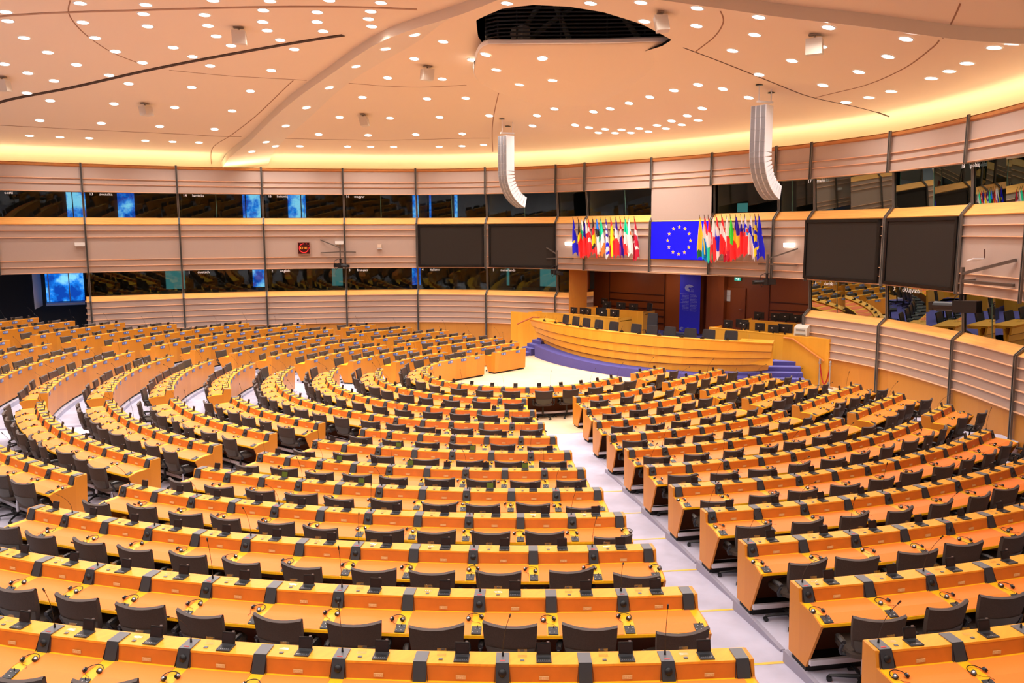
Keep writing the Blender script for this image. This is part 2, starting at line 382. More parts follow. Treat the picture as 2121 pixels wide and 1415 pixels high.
# dark carpet edge along the aisle side of the platforms
for b in BLK:
    if not b['v'] or b['r']<5: continue
    r=b['r']; z=flo(r); zp=flo(r-1)
    for flag,s,sg in ((b['c0'],b['a'],-1),(b['c1'],b['b'],1)):
        if not flag or (b['k'],sg) not in ((5,-1),(4,1),(3,1),(4,-1)): continue
        mb=MB(); rows=[]
        for i in range(5):
            d=-.06+1.35*i/4; q=[]
            for o_,h in ((.0,zp-.01),(.025,zp-.01),(.025,z+.010),(-.03,z+.010),(-.03,z-.02)):
                x,y,_,_=pt(r,s+sg*o_,d); q.append((x,y,h))
            rows.append(q)
        mb.grid(rows); mb.add(rows[0],[(0,1,2,3,4)]); mb.add(rows[-1],[(4,3,2,1,0)]); struct(mb,'trim_kerb',[kerbm])
# aisle ramps with a yellow strip at each row
for r in range(2,15):
    B,gaps=blocks(r)
    if r+1<15: g2={g[2]:g for g in blocks(r+1)[1]}
    else: g2={}
    for a,c,k in gaps:
        if not any(inframe((pt(r,(a+c)/2,d)[0],pt(r,(a+c)/2,d)[1],flo(r)),250) for d in (0,1.2)): continue
        x=k; A,C_=(g2[k][0],g2[k][1]) if k in g2 else (a,c)
        z0=flo(r-1); z1=flo(r)
        def P(rr,s,d,z): x,y,_,_=pt(rr,s,d); return (x,y,z)
        mb=MB(); ex=.25
        if r<14:
            p0=[P(r,a-ex,-.05,z0),P(r,c+ex,-.05,z0)]; p1=[P(r+1,A-ex,-.05,z1-.002),P(r+1,C_+ex,-.05,z1-.002)]
            if z1>.0: mb.add(p0+p1[::-1],[(0,1,2,3)]); mb.add([p1[0],p1[1],(p1[1][0],p1[1][1],0),(p1[0][0],p1[0][1],0)],[(0,1,2,3)]); struct(mb,'floor_ramp',[carpet])
            if k in (3,4,5) and r>5:
                e=MB(); e.add([P(r,a+.02,-.07,z0+.004),P(r,c-.02,-.07,z0+.004),P(r,c-.02,-.02,z0+.006),P(r,a+.02,-.02,z0+.006)],[(0,1,2,3)]); struct(e,'trim_nosing',[yellow])
# small grey floor sockets in the aisle
for r,dx in ((8,.8),(9,.9),(10,.8),(11,.8)):
    B,g=blocks(r); g=[q for q in g if q[2]==4][0]; x,y,_,_=pt(r,g[0]+.28,dx); z=flo(r-1)+(flo(r)-flo(r-1))*(dx+.05)/1.6
    mb=MB(); mb.cyl((0,0,0),(0,0,.008),.075,n=20); mb.cyl((0,0,.008),(0,0,.012),.05,n=16,m=1)
    o=build(mb,'floor_socket',[greyplate,silver],loc=(x,y,z)); tag(o,f'round metal socket cover set in the middle aisle carpet beside the {nth(r)} row','floor socket','floor sockets in the middle aisle')
# ---- walls
SEG=[SMIN,SMAX]
up=MB(); band(up,SMIN,SMAX,[(.25,ZE-.02),(0,ZE),(-.02,ZE+.02),(.02,ZF-.12),(.02,ZF)])
rest=MB()
for z in (ZE+.01,ZE+.36,ZE+.60): fin(up,SMIN,SMAX,z,1)
fin(up,SMIN,SMAX,ZF-.05,2,-.05,.075)
band(up,SMIN,SMAX,[(-.02,ZF+.025),(.35,ZF+.03)],2)
struct(up,'wall_upper',[beige,finm,capwood])
mid=MB()
band(mid,SMIN,SMAX,[(.25,ZC-.02),(0,ZC),(0,ZD-.30)]); h=ZD-.30-ZC
for f in (.01,.13,.26,.73,.87): fin(mid,SMIN,SMAX,ZC+h*f,1)
band(mid,SMIN,SMAX,[(-.03,ZD-.33),(-.04,ZD-.30),(.25,ZD),(.45,ZD+.01)],2)
struct(mid,'wall_middle',[beige,finm,ledge])
S1,S2,S3,S4=.955,7.62,12.0,SMAX    # lower wall: from S1 to S2, then from S3 on
for nm,a,c in (('wall_left',S1,S2),('wall_right',S3,S4)):
    lo=MB(); band(lo,a,c,[(0,ZA),(0,ZB-.22)]); h=ZB-.22-ZA
    for f in (0,.19,.39,.59,.79): fin(lo,a,c,ZA+h*f,1)
    fin(lo,a,c,ZB-.235,1,-.06,.02)
    band(lo,a,c,[(-.03,ZB-.24),(-.04,ZB-.22),(.25,ZB),(.45,ZB+.01)],2)
    band(lo,a,c,[(.02,0),(.02,ZA)],3)
    struct(lo,nm,[beige,finm,ledge,wains])
# gable ends of the lower wall at the openings
def plan(s,o): p,n=wpos(s); return (p.x+n.x*o,p.y+n.y*o)
for s,wd in ((S1,1.0),(S2,1.5),(S3,.9)):
    a=plan(s,0); c=plan(s,wd); mb=MB()
    mb.add([(a[0],a[1],0),(c[0],c[1],0),(c[0],c[1],ZA),(a[0],a[1],ZA)],[(0,1,2,3)],3)
    mb.add([(a[0],a[1],ZA),(c[0],c[1],ZA),(c[0],c[1],ZB-.2),(a[0],a[1],ZB-.22)],[(0,1,2,3)],0)
    mb.add([(a[0],a[1],ZB-.22),(c[0],c[1],ZB-.2),(c[0],c[1],ZB),(plan(s,.25)[0],plan(s,.25)[1],ZB)],[(0,1,2,3)],2)
    d=Vector((c[0]-a[0],c[1]-a[1],0)).normalized(); nn=Vector((-d.y,d.x,0))
    side=1 if (Vector((9,0,0))-Vector((a[0],a[1],0))).dot(nn)>0 else -1
    for f in (0,.19,.39,.59,.79,1):
        z=ZA+(ZB-.22-ZA)*f
        for q in (-1,1):
            mb.add([(a[0]+nn.x*q*.0,a[1],z-.02),(c[0],c[1],z-.02),(c[0]+nn.x*q*.06,c[1]+nn.y*q*.06,z),(a[0]+nn.x*q*.06,a[1]+nn.y*q*.06,z)],[(0,1,2,3)],1)
    struct(mb,'wall_end',[beige,finm,ledge,wains])
# booths: floor, back wall and partitions in near darkness behind the glass
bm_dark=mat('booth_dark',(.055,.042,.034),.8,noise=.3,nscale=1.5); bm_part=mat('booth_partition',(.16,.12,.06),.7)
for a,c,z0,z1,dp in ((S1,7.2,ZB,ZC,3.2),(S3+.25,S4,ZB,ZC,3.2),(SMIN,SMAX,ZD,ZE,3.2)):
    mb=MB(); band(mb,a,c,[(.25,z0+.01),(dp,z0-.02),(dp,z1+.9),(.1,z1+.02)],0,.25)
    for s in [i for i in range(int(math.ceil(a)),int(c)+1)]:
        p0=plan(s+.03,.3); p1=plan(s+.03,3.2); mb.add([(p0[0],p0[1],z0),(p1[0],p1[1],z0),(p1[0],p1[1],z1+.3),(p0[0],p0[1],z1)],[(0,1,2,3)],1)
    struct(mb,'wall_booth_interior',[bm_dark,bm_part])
# booth furniture seen dimly: counters with small lit lamps and tall chair backs
# glass panes, each its own window
def pane(s0,s1,z0,z1):
    mb=MB(); band(mb,s0+.012,s1-.012,[(.25,z0),(.25-(.15 if z0>5 and s0<9 else .085),z1)],0,.5)
    o=struct(mb,'window_%d'%pane.n,[glass]); pane.n+=1; return o
pane.n=1
for a,c,z0,z1 in ((S1,S2,ZB,ZC),(S3,S4,ZB,ZC),(SMIN,9,ZD,ZE),(10,SMAX,ZD,ZE)):
    s=a
    while s<c-.05:
        e=min(c,math.floor(s+1.0001)); pane(s,e,z0,z1); s=e
# solid panel above the blue screen
mb=MB(); band(mb,9,10,[(.0,ZD-.28),(-.02,ZE)],0); struct(mb,'wall_panel',[beige])
# mullions: steel posts on the panel bands, angled struts over the ledges
for s in range(SMIN,SMAX+1):
    mb=MB(); p,nn=wpos(s); ang=math.atan2(nn.y,nn.x); ro=Matrix.Rotation(ang,3,'Z')
    def post(z0,z1,o0,o1,wd=.06,dp=.06):
        a=Vector((p.x+nn.x*o0,p.y+nn.y*o0,z0)); b=Vector((p.x+nn.x*o1,p.y+nn.y*o1,z1)); L=(b-a).length
        d=(b-a).normalized(); t=Vector((-nn.y,nn.x,0)); u=d.cross(t)
        for e in (-1,1):
            off=t*e*.035
            vs=[]
            for q in (a,b):
                for i,j in ((-1,-1),(1,-1),(1,1),(-1,1)): vs.append(q+off+t*i*.012+u*j*dp/2)
            mb.add(vs,[(0,1,2,3),(7,6,5,4),(0,4,5,1),(1,5,6,2),(2,6,7,3),(3,7,4,0)])
        vs=[]
        for q in (a,b):
            for i,j in ((-1,-1),(1,-1),(1,1),(-1,1)): vs.append(q+t*i*.03+u*j*dp*.2)
        mb.add(vs,[(0,1,2,3),(7,6,5,4),(0,4,5,1),(1,5,6,2),(2,6,7,3),(3,7,4,0)],1)
    post(ZE-.03,ZF+.06,-.1,-.08)
    post(ZC-.03,ZD-.3,-.1,-.09)
    post(ZD-.3,ZD+.02,-.09,.18)
    if not 9<s<10: post(ZD,ZE,.22,.08 if s<9 else .14,dp=.03)
    if S1-.1<=s<=7 or s>=12:
        post(0 if s>3 else .0,ZB-.22,-.06,-.09); post(ZB-.22,ZB+.02,-.09,.18); post(ZB,ZC,.22,.14,dp=.03)
    struct(mb,'trim_mullion',[steel,mat('mullion_core',(.035,.03,.025),.5)])
# intermediate glass joints
for s,z0,z1 in [(2.44,ZD,ZE),(3.5,ZD,ZE),(4.5,ZD,ZE),(5.5,ZD,ZE),(6.5,ZD,ZE),(8.6,ZD,ZE),(9.0,ZD,ZE),(10.0,ZD,ZE),(11.35,ZD,ZE),(11.0,ZD,ZE),(13.5,ZD,ZE),(12.4,ZB,ZC),(13.4,ZB,ZC),(14.45,ZB,ZC)]:
    a=plan(s,.24); c=plan(s,.09 if z0>5 and s<9 else .155); mb=MB(); mb.tube([(a[0],a[1],z0),(c[0],c[1],z1)],.012,4); struct(mb,'trim_glass_joint',[mat('glass_edge_green',(.10,.22,.17),.3)])
# windows at the back of the booths (daylight), and one poster panel
def backwin(a,c,z0,z1,m,off=3.12,extra=None):
    mb=MB(); band(mb,a,c,[(off,z0),(off,z1)],0,.2); o=struct(mb,'window_%d'%pane.n,[m]); pane.n+=1
    if extra:
        f=MB(); 
        for s in extra: band(f,s,s+.012,[(off-.02,z0),(off-.02,z1)],0,.1)
        struct(f,'window_frame',[charcoal])
for a,c,x in ((.80,1.02,(.865,)),(1.36,1.55,(1.36,)),(2.72,2.93,(2.75,)),(3.25,3.46,(3.40,)),(4.86,5.02,(4.93,)),(5.06,5.085,None),(5.38,5.42,None)): backwin(a,c,ZD+.05,ZE+.5,day,extra=x)
for a,c,m in ((1.82,2.02,glowm),(2.80,2.94,day),(3.76,3.90,glowm),(4.84,4.95,day),(5.96,6.06,glowm),(6.42,6.62,glowm)): backwin(a,c,ZB+.05,ZC+.5,m)
backwin(10.17,10.32,ZD+.05,ZD+.42,glowm,off=1.0)  # light blue-green poster panel with a glow put into its material, no window
# booth language signs at the top of the glass
def sign(s,z,num,txt,off=.05,size=.18):
    p,nn=wpos(s); zz=z; mb=MB()
    t=Vector((-nn.y,nn.x,0)); 
    # hall-side reading direction
    rd=Vector((nn.y,-nn.x,0)); 
    if rd.dot(_R)<0: rd=-rd
    def put(s_,x0,col):
        g=text2d(s_,size,'LEFT')
        mb.add([Vector((p.x,p.y,zz))+nn.to_3d()*off+rd*(q[0]+x0)+Vector((0,0,q[1])) for q in g.v],g.f,col)
    a=[]
    put(num,0,0); put(txt,.42,0)
    o=build(mb,'booth_sign',[mat('sign_white_letters',(.9,.88,.86),.5,emit=.5)]); tag(o,f'white lettered booth sign reading {num} {txt} at the top of the glass','sign','interpreter booth signs'); return o
for s,n_,t_ in ((-.02,'12','eesti'),(1.05,'13','svenska'),(2.04,'14','latviešu'),(3.05,'15','lietuvių'),(4.01,'16','magyar'),(11.88,'17','malti'),(13.87,'18','polski')): sign(s+.02,ZE-.1,n_,t_)
for s,n_,t_ in ((2.05,'1','deutsch'),(3.05,'2','english'),(4.02,'3','français'),(5.04,'4','italiano'),(6.07,'5','nederlands'),(12.1,'6','dansk'),(13.1,'7','ελληνικά')): sign(s+.02,ZC-.1,n_,t_)
# wall continuing behind the spectator gallery
mb=MB(); bp=[PTS[-1]]+BACK+[PTS[0]]
mb.grid([[(x,y,0),(x,y,9.4)] for x,y in bp]); struct(mb,'wall_back',[beige])
# front recess behind the rostrum
FLR=.80
mb=MB(); L0=plan(S2,1.0); Rr0=plan(S3,.9)
cor=[(L0[0],L0[1]),(-11.3,-6.25),(-11.7,-7.0),(-13.2,-7.4),(-13.2,7.2),(-11.0,7.0),(Rr0[0],Rr0[1])]
mb.grid([[(x,y,.0),(x,y,ZC+.02)] for x,y in cor],0)
struct(mb,'wall_recess',[brown])
mb=MB(); mb.prism([(-9.4,-5.9),(-10.2,-6.6),(-10.9,-6.1),(-10.4,-5.6)],'z',FLR,ZC,0); struct(mb,'wall_pier',[wains])
mb=MB(); mb.add([(-9.2,-7.5,ZC+.005),(-14,-8,ZC+.005),(-14,8,ZC+.005),(-9.2,8,ZC+.005)],[(0,1,2,3)]); struct(mb,'ceiling_recess',[mat('recess_ceiling',(.3,.14,.06),.8)])
mb=MB(); mb.prism([(-9.0,-7.3),(-8.3,-6.2),(-6.5,-4.3),(-6.2,0),(-6.5,4.3),(-8.75,5.4),(-8.7,7.3),(-13.3,7.3),(-13.3,-7.5)],'z',0,FLR); struct(mb,'floor_rostrum',[purple])
# recess panelling: thin dark horizontal grooves and vertical joints
mb=MB()
for y0,y1 in ((-6.3,-3.0),(2.6,6.5)):
    for z in (2.55,2.2,1.85,1.5,1.15): mb.box((-13.17,(y0+y1)/2,z),(.05,y1-y0,.025))
for y in (-6.35,-2.95,-.45,2.55,.3): mb.box((-13.18,y,2.3),(.04,.02,3.0))
struct(mb,'trim_recess_grooves',[mat('groove_dark',(.06,.012,.004),.6)])
mb=MB(); mb.box((-13.0,.05,2.3),(.35,.9,3.05)); mb.box((-13.0,-2.25,2.3),(.3,.8,3.05)); struct(mb,'wall_banner_pier',[brown])
for i,y in enumerate((-5.2,-2.2,.9,4.0)):  # unseen lamps added to brighten the dark recess
    t=thing('recess_fill_lamp',f'unseen lamp added to light the recess, {nth(i+1)} from the rope barrier side','ceiling light',(-11.6,y,ZC-.01),group='recess downlights')
    b=MB(); b.cyl((0,0,-.01),(0,0,.0),.11,n=16); build(b,'frame',[white],t)
    L=bpy.data.lights.new('recess_fill_light','AREA'); L.shape='DISK'; L.size=.18; L.energy=20; L.color=(1,.85,.7); lo_=bpy.data.objects.new('lamp',L); COL.objects.link(lo_); lo_.parent=t; lo_.location=(0,0,-.03)
# door in the recess with notice and exit sign
mb=MB(); mb.box((-13.15,.95,1.95),(.06,.95,2.3)); d=struct(mb,'door_1',[brown])
mb=MB(); mb.cyl((-13.12,1.28,2.12),(-13.04,1.28,2.12),.012,n=8); mb.cyl((-13.05,1.28,2.12),(-13.05,1.16,2.12),.012,n=8); build(mb,'door_handle',[silver],d)
def flatbox(name,c,dims,mt,label,cat,group=None,extra=None):
    mb=MB(); mb.box((0,0,0),dims); o=build(mb,name,mt if isinstance(mt,list) else [mt],loc=c); return tag(o,label,cat,group)
mb=MB(); mb.box((0,0,.13),(.01,.24,.25)); mb.box((0,0,-.13),(.01,.24,.25))
for k in range(5):
    for z0 in (.13,-.13): mb.box((.007,0,z0+.09-k*.04),(.004,.17,.012),1)
o=build(mb,'paper_notice',[paper,mat('grey_print',(.4,.38,.36),.7)],loc=(-13.1,.56,2.72)); tag(o,'white two-part paper notice taped to the brown recess door','notice')
# ------------------------------------------------------------ ceiling with opening
HC=Vector((.4,2.2))
HOLE=[(3.3,1.3),(3.64,2.72),(3.48,3.77),(2.94,4.59),(2.22,5.18),(1.0,5.58),(-.45,5.6),(-.85,5.0),(-1.1,4.2),(-1.9,2.8),(-2.6,1),(-2,-1),(-.5,-1.6),(1.0,-.6),(2.2,.2)]
def rayring(poly,a,c):
    d=Vector((math.cos(a),math.sin(a))); best=None
    for i in range(len(poly)):
        p=Vector(poly[i]); q=Vector(poly[(i+1)%len(poly)]); e=q-p; det=d.x*(-e.y)+e.x*d.y
        if abs(det)<1e-9: continue
        w_=p-c; t=(w_.x*(-e.y)+e.x*w_.y)/det; u=(d.x*w_.y-d.y*w_.x)/det
        if t>0 and -1e-6<=u<=1+1e-6 and (best is None or t>best): best=t
    return best
mb=MB(); rows=[]
OUT=[(9+rw(-PI+2*PI*i/360)*1.0*math.cos(-PI+2*PI*i/360),rw(-PI+2*PI*i/360)*math.sin(-PI+2*PI*i/360)) for i in range(360)]
for i in range(240):
    a=2*PI*i/240; ti=rayring(HOLE,a,HC); to=rayring(OUT,a,HC)
    col=[]
    for k in range(33):
        f=k/32; f=1-(1-f)**1.3; t=ti+(to-ti)*f; x=HC.x+t*math.cos(a); y=HC.y+t*math.sin(a); col.append((x,y,cz(x,y)))
    for o_,dz in ((.5,.03),(1.0,-.10),(1.35,-.32),(1.45,-.6)):
        x=HC.x+(to+o_)*math.cos(a); y=HC.y+(to+o_)*math.sin(a); col.append((x,y,9.54+dz))
    rows.append(col)
mb.grid(rows+[rows[0]]); struct(mb,'ceiling',[ceilm],smooth=True,ang=80)
# roof void above the opening, dark with trusses
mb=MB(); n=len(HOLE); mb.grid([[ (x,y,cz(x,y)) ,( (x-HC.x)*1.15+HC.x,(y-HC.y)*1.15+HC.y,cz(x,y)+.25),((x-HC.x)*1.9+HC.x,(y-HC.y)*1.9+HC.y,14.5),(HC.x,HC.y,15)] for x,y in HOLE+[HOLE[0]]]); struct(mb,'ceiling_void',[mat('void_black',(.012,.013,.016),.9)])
# suspended curved shell
SHELL=[(2.52,.42,11.3),(1.09,-1.15,11.22),(-.45,-2.7,11.15),(-2.11,-3.35,11.0),(-4.04,-3.38,10.8),(-5.7,-3.03,10.65),(-6.64,-2.38,10.6),(-7.11,-1.12,10.65),(-4.57,1.95,10.9),(-2.74,3.98,11.1),(-1.56,5.15,11.3)]
front=[(-1.25,5.05,11.32),(-.86,4.62,11.33),(-.07,3.58,11.33),(.94,2.5,11.33),(1.94,1.42,11.33),(2.42,.66,11.32)]
def smoothloop(P,n=4):
    out=[]; m=len(P)
    for i in range(m):
        a,b,c,d=[Vector(P[(i+j-1)%m]) for j in range(4)]
        for k in range(n):
            t=k/n; out.append(.5*((2*b)+(c-a)*t+(2*a-5*b+4*c-d)*t*t+(3*b-a-3*c+d)*t**3))
    return out
LP=smoothloop(SHELL[1:]+front)
cc=Vector((-1.8,.8,10.86)); rows=[]
for p in LP:
    col=[cc+Vector((0,0,-.12))]
    for f in (.25,.5,.7,.85,.94,.985,1):
        q=cc.lerp(p,f); q.z-=.16*math.sqrt(max(0,1-f*f)); col.append(q)
    for o_,dz in ((.01,.03),(.0,.06),(-.06,.08),(-.3,.08)):
        d=(p-cc); d.z=0; d.normalize(); col.append(p+d*o_+Vector((0,0,dz)))
    rows.append([tuple(q) for q in col])
mb=MB(); mb.grid(rows+[rows[0]],0)
rimb=MB(); rimb.grid([[tuple(p+(p-cc).normalized()*o_+Vector((0,0,dz))) for o_,dz in ((-.02,.0),(.03,.03),(.04,.12),(.0,.17),(-.08,.18))] for p in LP])
shell=build(mb,'suspended_ceiling_shell',[ceilm],smooth=True,ang=50); tag(shell,'smooth plaster shell hanging under the dark louvred opening of the ceiling','ceiling shell')
rimb.grid([[tuple(q) for q in (LP[-1],LP[-1])],[tuple(q) for q in (LP[0],LP[0])]]) if False else None
build(rimb,'rim',[mat('rim_white',(.85,.83,.80),.4)],shell,smooth=True)
# louvre blades above the shell rim
fr=[Vector(q) for q in [(.6,-.5,0),(1.5,-.1,0),(2.15,.5,0),(2.1,.95,0),(1.75,1.45,0),(.8,2.45,0),(-.2,3.5,0),(-.95,4.4,0),(-1.4,4.9,0)]]
lv=thing('louvre_screen','dark horizontal louvre blades round the opening above the ceiling shell','louvres',(0,0,0))
for k in range(11):
    mb=MB(); z=11.50+k*.115; mb.grid([[(p.x,p.y,z-.02),(p.x*1.03,p.y*1.03,z-.01),(p.x*1.03,p.y*1.03,z+.015),(p.x,p.y,z+.02)] for p in fr]); build(mb,'slat',[mat('louvre_dark',(.045,.05,.058),.35)],lv)
for p in fr[::1]:
    mb=MB(); mb.cyl((p.x*.98,p.y*.98,11.45),(p.x*.98,p.y*.98,13),.03,n=6); build(mb,'post',[charcoal],lv)
mb=MB()
for a,b in (((.6,.3,11.6),(-.9,2.6,13.4)),((-.9,2.6,13.4),(-1.2,3.9,11.6)),((.0,-.6,11.7),(.0,1.2,13.4)),((.0,1.2,13.4),(.4,2.4,11.6))): mb.cyl(a,b,.09,n=8)
o=build(mb,'roof_truss',[mat('truss_grey',(.34,.35,.30),.6)]); tag(o,'grey zigzag roof truss inside the dark ceiling opening','truss')
mb=MB(); mb.box((0,0,0),(.35,.5,.5)); mb.cyl((.2,0,0),(.32,0,0),.16,n=16); o=build(mb,'spotlight_housing',[white],loc=(1.0,.9,11.85)); tag(o,'white spotlight housing behind the ceiling louvres','spotlight')
# beams
BEAMS=[]
def cstrip(mb,L1,L2,drop,m=0,n=24):
    def samp(L,f):
        L=[Vector(q) for q in L]; k=f*(len(L)-1); i=min(int(k),len(L)-2); t=k-i
        g=lambda j:L[max(0,min(len(L)-1,j))]; a,b,c,d=g(i-1),g(i),g(i+1),g(i+2)
        return .5*((2*b)+(c-a)*t+(2*a-5*b+4*c-d)*t*t+(3*b-a-3*c+d)*t**3)
    rows=[]
    for k in range(n+1):
        f=k/n; p=samp(L1,f); q=samp(L2,f); row=[(p.x,p.y,cz(p.x,p.y)+.05),(p.x,p.y,cz(p.x,p.y)-drop)]
        for j in range(1,6):
            w_=p.lerp(q,j/5); row.append((w_.x,w_.y,cz(w_.x,w_.y)-drop*(1-j/5)-.004))
        rows.append(row)
    mb.grid(rows,m); mb.add(rows[0],[tuple(range(7))],m); mb.add(rows[-1],[tuple(range(7))],m)
for L1,L2 in (([(.9,-21.4),(1.9,-15.2),(2.79,-10.22),(3.47,-6.02),(4.34,-1.69),(4.6,2.1),(5.3,5.0)],[(-1.0,-19.3),(.2,-15.3),(.95,-11.46),(1.88,-7.49),(2.79,-2.45),(4.0,1.2),(4.7,5.0)]),
              ([(7.0,3.6),(5.2,6.0),(3.4,7.9),(1.83,9.87),(.86,11.74),(.02,13.51),(-1.2,17.0)],[(6.0,3.4),(4.3,5.6),(2.6,7.6),(1.3,9.3),(.15,10.9),(-.96,13.25),(-2.7,15.8)])):
    mb=MB(); cstrip(mb,L1,L2,.30); BEAMS.append(struct(mb,'ceiling_beam',[beamm],smooth=True,ang=40))
def cline(pts,wd,m,name,zoff=-.006,drop=.0):
    P=[Vector(q) for q in pts]; rows=[]
    nn=30
    for k in range(nn+1):
        f=k/nn*(len(P)-1); i=min(int(f),len(P)-2); t=f-i; g=lambda j:P[max(0,min(len(P)-1,j))]
        a,b,c,d=g(i-1),g(i),g(i+1),g(i+2); p=.5*((2*b)+(c-a)*t+(2*a-5*b+4*c-d)*t*t+(3*b-a-3*c+d)*t**3)
        e=(P[min(i+1,len(P)-1)]-P[i]).normalized(); nrm=Vector((-e.y,e.x))
        A=p+nrm*wd/2; B_=p-nrm*wd/2
        rows.append([(A.x,A.y,cz(A.x,A.y)+.02),(A.x,A.y,cz(A.x,A.y)+zoff-drop),(B_.x,B_.y,cz(B_.x,B_.y)+zoff-drop),(B_.x,B_.y,cz(B_.x,B_.y)+.02)])
    mb=MB(); mb.grid(rows); return struct(mb,name,[m])
cline([(11.9,-18.5),(11.44,-16.44),(9.73,-13.68),(8.25,-10.68),(6.47,-6.95),(4.9,-3.2)],.16,darkgap,'trim_slot',drop=.02)
cline([(14.2,-9.6),(13.35,-7.76),(10.41,-4.92),(7.5,-1.99),(4.95,.6)],.12,mat('slot_brown',(.40,.24,.15),.8),'trim_slot',drop=.01)
for L in ([(12.25,-5.29),(11.92,-6.52),(11.26,-7.75),(10.46,-8.76),(9.61,-9.54),(8.45,-10.14)],[(11.2,-19.2),(7.51,-18.12),(3.3,-16.59),(2.02,-15.91)],[(7.59,-10.18),(5.56,-9.53),(3.21,-8.23)],[(3.58,-8.56),(2.7,-13.21),(2.29,-18.08),(1.3,-20.6)],[(1.85,-7.46),(.63,-6.72),(-.42,-5.64),(-1.2,-4.1)],[(.37,-15.03),(-2.56,-12.96),(-4.18,-11.36),(-6.34,-8.19)],[(-2.46,-3.63),(-5.22,-6.84),(-8.2,-9.9)],[(-1.57,5.7),(-.41,7.03),(.67,7.92),(1.51,8.32)],[(-6.07,7.46),(-4.94,9.44),(-3.33,11.08),(-1.51,12.36),(-.88,12.72)],[(-.78,12.82),(.46,13.39),(1.36,13.77)]):
    cline(L,.035,seamm,'trim_seam')
cline([(-1.13,5.55),(-2.66,6.05),(-4.52,6.71),(-6.33,7.51),(-7.73,8.4),(-8.3,9.0)],.05,mat('seam_dark',(.10,.05,.03),.8),'trim_seam')
# cove strip on top of the wall, hidden from the floor of the hall by the top rail
cv=MB(); band(cv,SMIN,SMAX,[(.40,ZF+.045),(.62,ZF+.045)],0,.25); o=struct(cv,'ceiling_cove_light',[covem])
cv=MB(); band(cv,SMIN,SMAX,[(.30,ZF),(1.9,ZF)],0,.25); struct(cv,'ceiling_cove_shelf',[ceilm])
# downlights
LIGHTS=[(11.97,-5.39),(10.56,-4.46),(9.33,-2.91),(8.15,-1.92),(7.02,-0.69),(13.32,-7.27),(13.08,-8.09),(11.39,-7.06),(10.31,-5.29),(8.95,-4.29),(7.88,-2.8),(6.67,-1.88),(9.8,-6.31),(8.44,-5.17),(7.37,-3.79),(6.18,-2.68),(12.33,-9.44),(10.65,-8.3),(7.81,-5.96),(6.87,-4.44),(5.56,-3.33),(6.1,-5.02),(11.39,-10.49),(9.72,-9.25),(8.4,-7.84),(7.03,-6.55),(5.28,-5.55),(12.21,-12.35),(10.31,-11.25),(8.62,-9.89),(7.53,-8.36),(6.65,-8.93),(4.75,-8.08),(11.37,-12.91),(10.44,-13.3),(9.08,-11.78),(8.22,-12.32),(6.2,-11.52),(4.25,-10.65),(2.37,-8.01),(10.88,-15.05),(9.98,-15.51),(7.91,-14.77),(5.82,-14.03),(3.78,-13.18),(1.78,-10.66),(9.73,-17.9),(7.61,-17.2),(5.48,-16.47),(3.42,-15.63),(1.31,-13.18),(-0.12,-11.12),(9.51,-20.28),(8.43,-19.94),(7.36,-19.56),(5.21,-18.83),(4.14,-18.41),(3.12,-17.92),(0.99,-15.55),(-0.57,-13.54),(0.77,-17.37),(0.04,-16.42),(-0.93,-15.82),(5.95,0.24),(5.67,-0.63),(5.29,-1.28),(4.8,-1.8),(3.74,-1.02),(3.47,-2.91),(3.05,-5.21),(2.48,-1.15),(1.87,-3.41),(0.67,-1.75),(1.18,-5.88),(-0.19,-4.34),(0.53,-8.46),(-1.35,-6.65),(-2.22,-5.27),(-1.8,-9.75),(-3.15,-8.0),(-4.23,-6.01),(-5.14,-4.08),(-6.05,-5.18),(-2.34,-12.17),(-3.88,-10.57),(-5.18,-8.79),(-2.72,-14.43),(-3.58,-13.72),(-4.43,-13.0),(-5.94,-11.34),(-6.59,-10.39),(-7.07,-9.37),(3.94,3.21),(2.98,5.35),(2.6,6.68),(1.23,5.82),(-4.79,-2.8),(-5.63,-1.46),(-5.57,-0.58),(-5.3,0.53),(-4.97,1.7),(-4.6,2.98),(-6.63,-3.25),(-7.09,-2.87),(-7.53,-2.35),(-7.88,-2.99),(-8.22,-2.35),(-7.87,-1.74),(-8.46,-1.69),(-7.99,-0.92),(-8.58,-0.87),(-7.83,0.07),(-8.42,0.11),(-7.48,1.0),(-8.12,1.06),(1.83,7.85),(1.61,8.98),(0.91,9.05),(0.53,7.03),(-0.42,8.24),(-1.62,6.91),(0.66,10.56),(0.0,10.44),(-2.62,8.26),(-1.46,9.61),(-0.21,12.32),(-0.84,11.98),(-2.21,11.08),(-3.56,9.81),(-0.94,14.2),(-1.67,13.67),(-2.99,12.75),(-3.72,12.13),(-4.42,11.47),(-5.73,9.94),(-6.39,9.04),(-6.85,8.13),(-4.82,8.23),(-3.79,6.63),(-4.32,4.12),(-4.85,4.76),(-5.76,5.23),(-6.45,3.0),(-7.05,1.99),(-7.73,2.05)]
